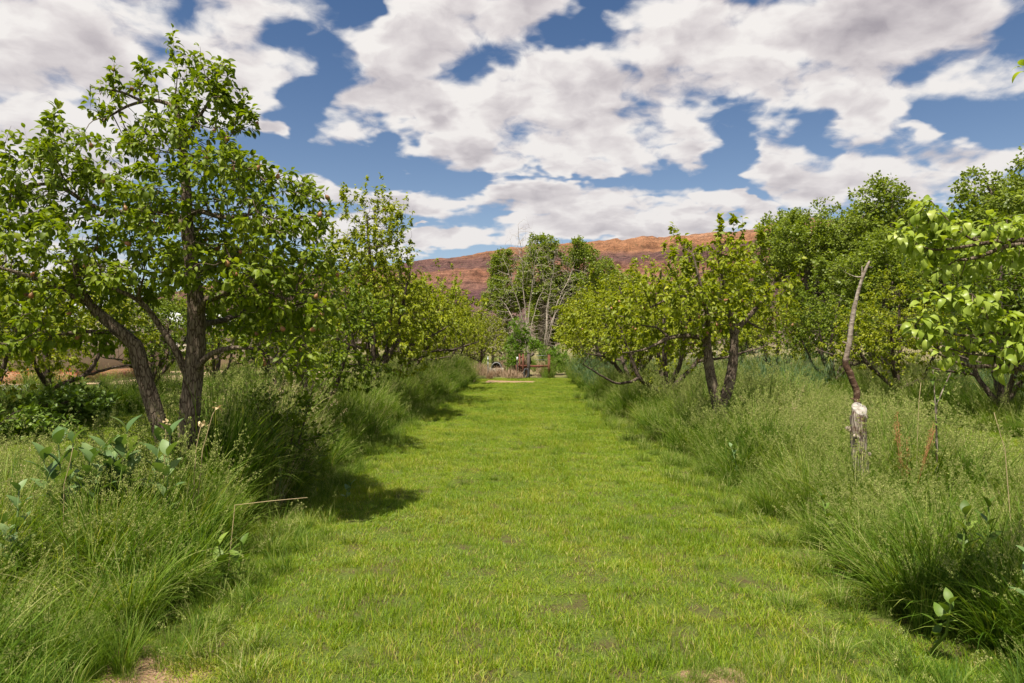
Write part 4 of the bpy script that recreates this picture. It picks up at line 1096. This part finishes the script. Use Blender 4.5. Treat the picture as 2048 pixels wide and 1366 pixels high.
feathery(2.9, 25.0, .9, 1.2, 150, 'farthest feathery bush, right of the rusty fence')
feathery(10.8, 15.2, 1.2, 1.1, 200, 'feathery bush behind the near pear branches on the right')

# ------------------------------------------------------------------ stump and dead pole
def stump():
    D = 6.3; c = px(1718, 683, D); base = np.array([c[0], D, 0.])
    r = thing('tree_stump', 'grey sawn off stump with a white cut top in the right hand grass', 'stump', tuple(base))
    n = 14; z = np.linspace(-.03, .915, n); mb = MB()
    P = np.stack([.012 * np.sin(z * 5), .01 * np.cos(z * 4), z], -1)
    rr = np.interp(z, [0, .3, .8, .93, 1.0], [.10, .075, .068, .074, .070])
    mb.tube(P, rr, 18, .07, cap=False)
    for (zz_, a, l) in ((.78, 2.9, .05), (.72, -2.4, .045), (.55, -.3, .035), (.60, 0.2, .03)):
        q = np.array([math.cos(a) * .06, math.sin(a) * .06, zz_]); mb.tube([q, q + (math.cos(a) * l, math.sin(a) * l, .02)], [.03, .018], 8, .1)
    mb.build('trunk', M['bark_grey'], r)
    k = 20; th = np.arange(k) * 2 * PI / k; wob = 1 + .08 * np.sin(3 * th + 1) + .05 * np.sin(5 * th)
    def ring(f, up_=0.): return np.stack([.062 * np.cos(th) * wob * f + .006, .062 * np.sin(th) * wob * f, .975 + .048 * np.sin(th) * f + up_], -1)
    mb = MB(); lowr = np.stack([.073 * np.cos(th) + .006, .07 * np.sin(th), np.full(k, .90)], -1)
    mb.add(np.vstack([lowr, ring(1.0)]), [(i, (i + 1) % k, k + (i + 1) % k, k + i) for i in range(k)]); mb.build('collar', M['bark_grey'], r)
    mb = MB(); mb.add(np.vstack([ring(1.03, .0), ring(.97, .012), ring(.5, .010) + rng.normal(0, .003, (k, 3)), [[.006, 0, .982]]]),
        [(q * k + i, q * k + (i + 1) % k, (q + 1) * k + (i + 1) % k, (q + 1) * k + i) for q in (0, 1) for i in range(k)], [(2 * k + i, 2 * k + (i + 1) % k, 3 * k) for i in range(k)])
    mb.build('cut_face', M['cutwood'], r, smooth=False)
    # dead pole
    q = [(1716, 1045), (1714, 900), (1715, 830), (1714, 800), (1714, 780), (1706, 762), (1700, 745), (1688, 728), (1692, 710), (1699, 685), (1703, 650), (1708, 620), (1713, 595), (1720, 570), (1727, 548), (1739, 522)]
    Dp = 6.62; pts = np.array([px(a, b, Dp) for a, b in q]); b0 = pts[0] * (1, 1, 0)
    r = thing('dead_pole', 'crooked bare dead branch standing upright behind the sawn stump', 'dead branch', tuple(b0))
    pts[0, 2] = 0; pts[5:9, 0] += rng.normal(0, .006, 4); t = Tree(.03); t.limb(pts - b0, .046, .020); n = len(t.r)
    zz_ = np.array(t.P)[:, 2]; t.r = list(np.interp(zz_, [0, .9, 1.12, 1.25, 1.32, 1.42, 1.75, 2.3], [.042, .033, .036, .033, .041, .027, .024, .013]) * (1 + rng.normal(0, .07, n)))
    for (a, b, l, an) in ((1724, 560, .14, 1.5), (1736, 535, .05, 0.), (1699, 690, .07, 2.6), (1714, 800, .06, 2.9), (1712, 600, .04, .4)):
        p0_ = px(a, b, Dp) - b0; e = p0_ + (math.cos(an) * l, .02, math.sin(an) * l)
        t.limb([p0_, (p0_ + e) / 2 + .004, e], .009, .004)
    t.finish(tip=.004); t.wood('trunk', M['bark_pole'], r, ks=(12, 6, 5), jit=.10)
    t = Tree(.05); t.limb([px(1727, 553, Dp) - b0, px(1712, 559, Dp) - b0, px(1700, 548, Dp) - b0, px(1688, 543, Dp) - b0], .008, .003); t.finish(tip=.003)
    t.wood('side_twig', M['bark_pale'], r, ks=(6, 6, 5))
stump()

# ------------------------------------------------------------------ broad-leaved plants
def broad_plant(name, label, cat, x, D, stems, h, leaf, m, group=None, droop=-.9, pairs=6):
    r = thing(name, label, cat, (x, D, 0), group)
    mb = MB(); P = []; dd = []; S = []
    for i in range(stems):
        a = rng.uniform(0, 2 * PI); o = np.array([math.cos(a), math.sin(a), 0]) * rng.uniform(0, .18) * stems ** .5 * .5
        hh = h * rng.uniform(.65, 1.05); tip = o + np.array([rng.normal(0, .06), rng.normal(0, .06), hh])
        pts = np.array([o, (o + tip) / 2 + rng.normal(0, .015, 3), tip]); mb.tube(pts, [.008, .007, .004], 6)
        a2 = rng.uniform(0, PI)
        for k in range(pairs):
            t = .2 + .8 * k / (pairs - 1); q = o + (tip - o) * t; a2 += PI / 2 + rng.normal(0, .2)
            up_ = 1.1 + 1.8 * t ** 2 + rng.normal(0, .15)
            for s in (0, PI):
                P.append(q); dd.append((math.cos(a2 + s), math.sin(a2 + s), up_)); S.append(leaf * (1.05 - .35 * abs(t - .6) / .6) * rng.uniform(.8, 1.1))
    mb.build('stems', M['milkweed'] if m == 'milkweed' else M['broad'], r)
    P = np.array(P); dd = np.array(dd); n = len(P)
    me = leaves_mesh('leaves', LT_TALLEAF, P, frames(dd, rng.normal(0, .3, n)), np.array(S), rng.uniform(.1, .9, n), (M[m],))
    link(me, 'leaves', r)
def at(x, y_top, h, D): return (x - 1024) / F * D
GM = 'milkweed plants in the long grass'
broad_plant('milkweed_plant', 'large clump of broad grey green milkweed leaves in front of the big left tree', 'plant', -2.85, 4.85, 16, .93, .215, 'milkweed', GM)
broad_plant('milkweed_plant', 'small milkweed at the left of the big clump, nearer the camera', 'plant', -2.85, 4.05, 3, .70, .13, 'milkweed', GM)
broad_plant('milkweed_plant', 'milkweed stem cut by the right edge of the photo', 'plant', 2.5, 3.25, 1, .78, .12, 'milkweed', GM)
broad_plant('milkweed_plant', 'milkweed stem second from the right edge', 'plant', 2.62, 3.9, 2, .72, .12, 'broad', GM)
broad_plant('milkweed_plant', 'small milkweed shoot low in the right hand grass below the stump', 'plant', 2.35, 4.9, 1, .42, .10, 'broad', GM)
broad_plant('milkweed_plant', 'milkweed shoot near the bottom right corner', 'plant', 2.1, 3.45, 1, .36, .10, 'broad', GM)
broad_plant('milkweed_plant', 'lone grey green milkweed shoot left of the forked trunk at the aisle edge', 'plant', 2.5, 7.6, 1, .55, .11, 'milkweed', GM, pairs=5)
broad_plant('milkweed_plant', 'tiny milkweed sprout lying at the left aisle edge', 'plant', -1.75, 6.9, 1, .16, .11, 'milkweed', GM, pairs=3)
broad_plant('milkweed_plant', 'milkweed in the grass right of the big left tree trunk', 'plant', -2.3, 6.6, 2, .75, .11, 'milkweed', GM)
broad_plant('milkweed_plant', 'dark broad leaves at the right foot of the left grass bank', 'plant', -1.8, 4.35, 2, .36, .13, 'broad', GM, pairs=3)

# dry pods on bent stalks
def dry_stalk(label, pts, pod=True, r0=.004):
    b = np.array(pts[0]) * (1, 1, 0); r = thing('dry_stalk', label, 'dry stalk', tuple(b), 'dead stalks in the grass')
    mb = MB(); P = np.array(pts) - b; P[0, 2] = 0; mb.tube(P, np.linspace(r0, r0 * .5, len(P)), 5); mb.build('stalk', M['straw'], r)
    if pod:
        n = 7; dd = unit(rng.normal(0, 1, (n, 3)) + (0, 0, .3)); Q = P[-1] + rng.normal(0, .02, (n, 3))
        link(leaves_mesh('dry_leaf', LT_TALLEAF, Q, frames(dd, rng.uniform(-1, 1, n)), rng.uniform(.03, .055, n), rng.uniform(.2, .7, n), (M['straw'],)), 'dry_leaf', r)
dry_stalk('dead stalk with curled pale leaves left of the big trunk', [px(322, 1100, 5.1), px(327, 960, 5.1), px(332, 870, 5.1), px(330, 842, 5.1)])
dry_stalk('dead stalk with curled pale leaves in front of the big trunk', [px(380, 1100, 5.1), px(392, 900, 5.1), px(398, 868, 5.1), px(404, 845, 5.1)])
dry_stalk('dead stalk with one pale leaf right of the big trunk', [px(385, 1090, 5.1), px(405, 900, 5.1), px(425, 830, 5.1), px(433, 815, 5.1)])
dry_stalk('bent white stalk beside the milkweed clump', [px(125, 1100, 4.3), px(128, 970, 4.3), px(140, 925, 4.3), px(146, 895, 4.3)], False, .003)
dry_stalk('long straw stalk sticking out over the aisle from the left grass', [px(455, 1160, 4.6), px(470, 1010, 4.6), px(540, 1002, 4.55), px(615, 995, 4.5)], False, .003)
dry_stalk('tall straw stalk right of the stump', [px(1830, 1000, 6), px(1834, 900, 6), px(1838, 800, 6), px(1842, 765, 6)], False, .003)
dry_stalk('pale straw stalk leaning in the right grass bank', [px(2030, 1020, 4.6), px(2010, 900, 4.6), px(1995, 850, 4.6), px(1988, 825, 4.6)], False, .003)

def sapling(label, pts, D, m='broad', dense=12):
    P = np.array([px(a, b, D) for a, b in pts]); b0 = P[0] * (1, 1, 0); P = P - b0; P[0, 2] = 0
    r = thing('sapling', label, 'sapling', tuple(b0), 'thin saplings in the right hand grass')
    mb = MB(); mb.tube(P, np.linspace(.008, .003, len(P)), 6); mb.build('stem', M['bark_grey'], r)
    t = rng.uniform(.35, 1, dense * 2); d = np.linspace(0, 1, len(P)); Q = np.stack([np.interp(t, d, P[:, i]) for i in range(3)], -1); n = len(Q)
    link(leaves_mesh('leaves', LT_MED, Q, frames(unit(rng.normal(0, 1, (n, 3))), rng.normal(0, .5, n)), rng.uniform(.04, .07, n), rng.random(n), (M[m],)), 'leaves', r)
sapling('thin upright sapling twig right of the stump', [(1876, 980), (1874, 880), (1870, 800), (1866, 740)], 6)
sapling('thin leaning sapling twig just right of the upright one', [(1872, 980), (1873, 810), (1890, 770), (1902, 745)], 6.1)
def dock():
    D = 5.9; x, y, z = px(1815, 900, D); r = thing('dock_plant', 'rusty red seeding dock plant right of the stump', 'plant', (x, D, 0))
    mb = MB(); cen = []
    for i in range(7):
        a = rng.uniform(0, 2 * PI); h = rng.uniform(.7, .98); e = np.array([math.cos(a) * .22, math.sin(a) * .16, h]); P = np.array([(0, 0, 0), e * .5 + (0, 0, .04), e]); mb.tube(P, [.004, .003, .0015], 5)
        cen.append(P[1] + (P[2] - P[1]) * rng.random((40, 1)))
    mb.build('stems', M['dock'], r); cen = np.vstack(cen)
    v, q, t = spikelets(cen, None, .012, 1100, .014); tag(link(mesh_np('seeds', v, q, None, t, (M['dock'],)), 'seeds', r), kind='stuff')
dock()

# ------------------------------------------------------------------ rusty fence and gate at the end of the aisle
def fence():
    D = 30.; b = np.array([1.0, D, 0]); r = thing('rail_fence', 'rusty brown post and rail fence at the end of the aisle', 'fence', tuple(b))
    def post(x, top, w_=.05, m='rust', y=0, name='post'):
        X = (x - 1024) / F * D - b[0]; Z = CAMH - (top - 683) / F * D
        mb = MB(); mb.box(X - w_, X + w_, y - w_, y + w_, -.05, Z); mb.box(X - w_ * 1.15, X + w_ * 1.15, y - w_ * 1.15, y + w_ * 1.15, Z + .002, Z + .02); return mb.build(name, M[m], r, smooth=False)
    post(1039, 708, .035); post(1046, 708, .035); post(1057, 707, .06, 'dark_wood'); post(1098, 709, .055); post(1034, 730, .04)
    def rail(x0, x1, y0, y1, h=.045, nm='rail'):
        X0 = (x0 - 1024) / F * D - b[0]; X1 = (x1 - 1024) / F * D - b[0]; Z = CAMH - ((y0 + y1) / 2 - 683) / F * D
        mb = MB(); mb.box(X0, X1, -.025, .025, Z - h, Z + h); mb.build(nm, M['rust'], r, smooth=False)
    rail(1058.7, 1096.4, 732, 733, .05); rail(1040, 1045, 713, 715, .035); rail(1031, 1055, 731, 733, .05)
    mb = MB(); mb.tube([(.05, 0, 1.0), (.35, 0, .98), (.55, 0, 1.0)], .006, 4); mb.tube([(.0, 0, .8), (.6, 0, .8)], .005, 4); mb.build('wire', M['steel'], r)
    mb = MB(); p = px(1062, 712, D) - b; q = px(1067, 707, D) - b; mb.tube([p, q], [.05, .07], 4); mb.tube([px(1060, 712, D) - b + (0, .03, 0), px(1061, 728, D) - b + (0, .03, 0)], .03, 5); mb.build('brace', M['dark_wood'], r, smooth=False)
    # plate
    o = px(1034.5, 718, 29.8)
    s = thing('sign_plate', 'small white plate on a dark stake at the left end of the rusty fence', 'sign', (o[0], 29.75, 0))
    mb = MB(); mb.box(-.035, .035, -.01, .01, o[2] - .08, o[2] + .09); mb.build('plate', M['white_paint'], s, smooth=False)
    mb = MB(); mb.box(-.03, .03, .013, .06, 0, o[2] + .1); mb.build('stake', M['dark_wood'], s, smooth=False)
    o = px(976, 683, 29.)
    s = thing('metal_stake', 'thin steel stake left of the white shell', 'stake', (o[0], 29, 0)); mb = MB(); mb.box(-.014, .014, -.014, .014, -.05, .98); mb.box(-.03, .03, -.02, -.0165, .75, .9); mb.build('stake', M['steel'], s, smooth=False)
    # black tyre leaning at the post
    s = thing('old_tyre', 'dark tyre leaning in the weeds below the rusty fence', 'tyre', (.62, 29.6, .22)); mb = MB(); th = np.linspace(0, 2 * PI, 21)
    mb.tube(np.stack([.05 * np.cos(th) * 2, .02 * np.sin(th), .2 * np.sin(th)], -1), .05, 8, cap=False); mb.build('tyre', M['black'], s)
    # white shell with a dark mouth
    c = px(993, 735, 31.5)
    s = thing('white_shell', 'rounded white shell like a small tank among tan brush', 'tank', (c[0], 31.5, 0))
    mb = MB(); n = 22; m_ = 9; V = []
    for j in range(m_ + 1):
        for i in range(n + 1):
            a = PI * i / n; rr = .24 - .004 * j; V.append((math.cos(a) * rr * 1.0, -.45 + .9 * j / m_, math.sin(a) * rr * 1.15 + .38))
    W_ = n + 1; mb.add(V, [(j * W_ + i, j * W_ + i + 1, (j + 1) * W_ + i + 1, (j + 1) * W_ + i) for j in range(m_) for i in range(n)])
    V2 = [(x * .93, y, (z - .38) * .93 + .38) for x, y, z in V]; mb.add(V2, [(j * W_ + i + 1, j * W_ + i, (j + 1) * W_ + i, (j + 1) * W_ + i + 1) for j in range(m_) for i in range(n)])
    mb.add([V[i] for i in range(W_)] + [V2[i] for i in range(W_)], [(i, i + 1, W_ + i + 1, W_ + i) for i in range(n)])
    mb.build('shell', M['white_paint'], s)
    mb = MB(); mb.box(-.33, .33, -.46, .44, -.02, .376); mb.build('base', M['stucco'], s, smooth=False)
    mb = MB(); V = [(math.cos(PI * i / n) * .26 + .0, .2, math.sin(PI * i / n) * .29 + .38) for i in range(W_)] + [(0, .2, .38)]
    mb.add(V, None, [(i, i + 1, W_) for i in range(n)]); mb.build('back_wall', M['black'], s)
    # dark wooden gate farther back
    b2 = px(1000, 683, 40); s = thing('wooden_gate', 'dark wooden gate behind the white shell', 'gate', (b2[0], 40, 0))
    for (x, w_) in ((-.42, .08), (.05, .09), (.5, .05)):
        mb = MB(); mb.box(x - w_, x + w_, -.06, .06, -.05, 1.25); mb.build('post', M['dark_wood'], s, smooth=False)
    mb = MB()
    for k in range(3): mb.box(-.34, -.04, -.02, .02, .35 + k * .32, .43 + k * .32); mb.box(.14, .45, -.02, .02, .35 + k * .32, .43 + k * .32)
    mb.build('rails', M['dark_wood'], s, smooth=False)
fence()

def brush_heap(label, x, D, w_, h, n, m='brush', L=.35, g='heaps of tan dead brush by the fence'):
    r = thing('brush_heap', label, 'brush heap', (x, D, 0), g)
    q = unit(rng.normal(0, 1, (n, 3))); q[:, 2] = np.abs(q[:, 2]); rr = rng.random((n, 1)) ** .4
    P = q * rr * (w_, w_ * .7, h) - (0, 0, .05)
    v, qq, t, _ = blades(P, rng.uniform(0, 2 * PI, n), rng.uniform(.3, 1, n) * L, rng.uniform(-1, 1.6, n), np.full(n, .009), 4, rng.random(n), rng.uniform(0, 1.3, n))
    link(mesh_np('twigs', v, qq, None, t, (M[m],)), 'twigs', r)
brush_heap('tan brush heap right of the white shell', -.15, 32.2, .8, .95, 1800)
brush_heap('tan dry brush left of the white shell', -1.6, 32.0, .9, .6, 1800)
brush_heap('tall tan tumbleweed caught in the rusty fence', .50, 30.2, .24, .95, 1500)
brush_heap('tan brush tangled in front of the white shell', -.62, 30.9, .42, .42, 900)
brush_heap('small round tumbleweed below the white shell', -.95, 29.0, .16, .32, 500)
brush_heap('tan brush behind the right bay of the rusty fence', 1.35, 31.0, .42, .72, 900)
brush_heap('grey brown brush low before the fence', .05, 29.3, .5, .36, 900)
brush_heap('long brown chip pile beyond the outer left trees', -11.2, 29.5, 1.6, .55, 3800, L=.12)

# stake fence behind the right row
def stake_fence():
    r = thing('stake_fence', 'weathered grey fence of rough stakes behind the right tree row', 'fence', (7.4, 31.5, 0))
    for k in range(26):
        x = -3.9 + k * .27 + rng.normal(0, .03); h = rng.uniform(1.0, 1.25); mb = MB()
        mb.tube([(x, 0, -.05), (x + rng.normal(0, .02), 0, h * .5), (x + rng.normal(0, .04), 0, h)], [.05, .045, .035], 6, .08); mb.build('stake', M['bark_grey'], r)
    mb = MB(); mb.box(-4, 3.1, .055, .09, .72, .8); mb.build('rail', M['bark_grey'], r, smooth=False)
stake_fence()

# ------------------------------------------------------------------ houses on the left
def house(label, x0, x1, y0, y1, hw, hr, brick=.0, roofm='roof', openings=(), over=.35):
    cx, cy_ = (x0 + x1) / 2, (y0 + y1) / 2
    r = thing('house', label, 'house', (cx, cy_, 0), 'houses beyond the left side of the orchard')
    a, b, c, d = x0 - cx, x1 - cx, y0 - cy_, y1 - cy_
    mb = MB(); mb.box(a, b, c, d, max(brick, -.05), hw); mb.build('wall', M['stucco'], r, smooth=False)
    if brick: mb = MB(); mb.box(a - .06, b + .06, c - .06, d + .06, -.05, brick); mb.build('brick_base', M['brick'], r, smooth=False)
    mb = MB(); ym = (c + d) / 2
    V = [(a - over, c - over, hw + .01), (b + over, c - over, hw + .01), (b + over, d + over, hw + .01), (a - over, d + over, hw + .01), (a - over, ym, hr), (b + over, ym, hr)]
    V2 = [(x, y, z + .12) for x, y, z in V]
    mb.add(V + V2, [(0, 3, 2, 1), (6, 7, 11, 10), (8, 9, 10, 11), (0, 1, 7, 6), (2, 3, 9, 8)], [(0, 6, 10), (1, 5, 7), (0, 10, 4), (7, 5, 11), (2, 8, 5), (8, 11, 5), (3, 4, 9), (9, 4, 10), (0, 4, 3), (1, 2, 5)])
    mb.build('roof', M[roofm], r, smooth=False)
    for (nm, ox, w_, z0, z1, m) in openings:
        mb = MB(); mb.box(ox - cx - w_ / 2 - .07, ox - cx + w_ / 2 + .07, c - .05, c - .004, z0 - .0, z1 + .07); fr = mb.build(nm, M['white_paint'], r, smooth=False)
        mb = MB(); mb.box(ox - cx - w_ / 2, ox - cx + w_ / 2, c - .058, c - .0525, z0 + .02, z1); mb.build('pane' if nm == 'window' else 'panel', M[m], fr, smooth=False)
house('tan stucco house with an orange brick base at the left edge', -27, -16.6, 25.3, 33, 2.35, 3.3, .45, openings=(('window', -18.5, .9, 1.1, 2.0, 'glass'), ('window', -22.5, 1.4, 1.0, 2.0, 'glass')))
house('pale garage with a dark door beyond the gravel yard', -22.5, -14.2, 37.2, 43, 2.3, 3.2, openings=(('garage_door', -18.9, 1.2, .02, 1.95, 'black'), ('window', -16.3, .9, 1.0, 1.8, 'glass')))

def grill():
    r = thing('patio_box', 'small white and grey box standing at the edge of the gravel yard', 'box', (-17.3, 31, .05))
    mb = MB(); mb.box(-.25, .25, -.2, .2, .35, .62); mb.build('body', M['white_paint'], r, smooth=False)
    for s in (-1, 1): mb = MB(); mb.box(s * .2 - .03, s * .2 + .03, -.15, .15, 0, .347); mb.build('leg', M['black'], r, smooth=False)
grill()

def flowers():
    n = 500; P = np.stack([rng.uniform(-1.8, 1.8, n), rng.normal(0, .3, n), rng.uniform(.35, .6, n)], -1)
    v, q, t = spikelets(P, None, .06, n, .01)
    o = link(mesh_np('flower_bed', v, q, None, t, (M['flower'],)), 'flower_bed', None, (-17.2, 24.2, 0)); tag(o, 'small orange red flowers in a bed before the tan house', 'flowers', kind='stuff')
    P = np.stack([rng.uniform(-1.4, 1.4, n), rng.normal(0, .3, n), rng.uniform(.3, .5, n)], -1)
    v, q, t = spikelets(P, None, .05, 400, .01)
    o = link(mesh_np('white_blooms', v, q, None, t, (M['white_flower'],)), 'white_blooms', None, (-12.6, 17.0, 0)); tag(o, 'tiny white blooms low at the left edge under the trees', 'flowers', kind='stuff')
flowers()
print('objects', len(bpy.data.objects), 'verts', sum(len(m.vertices) for m in bpy.data.meshes))
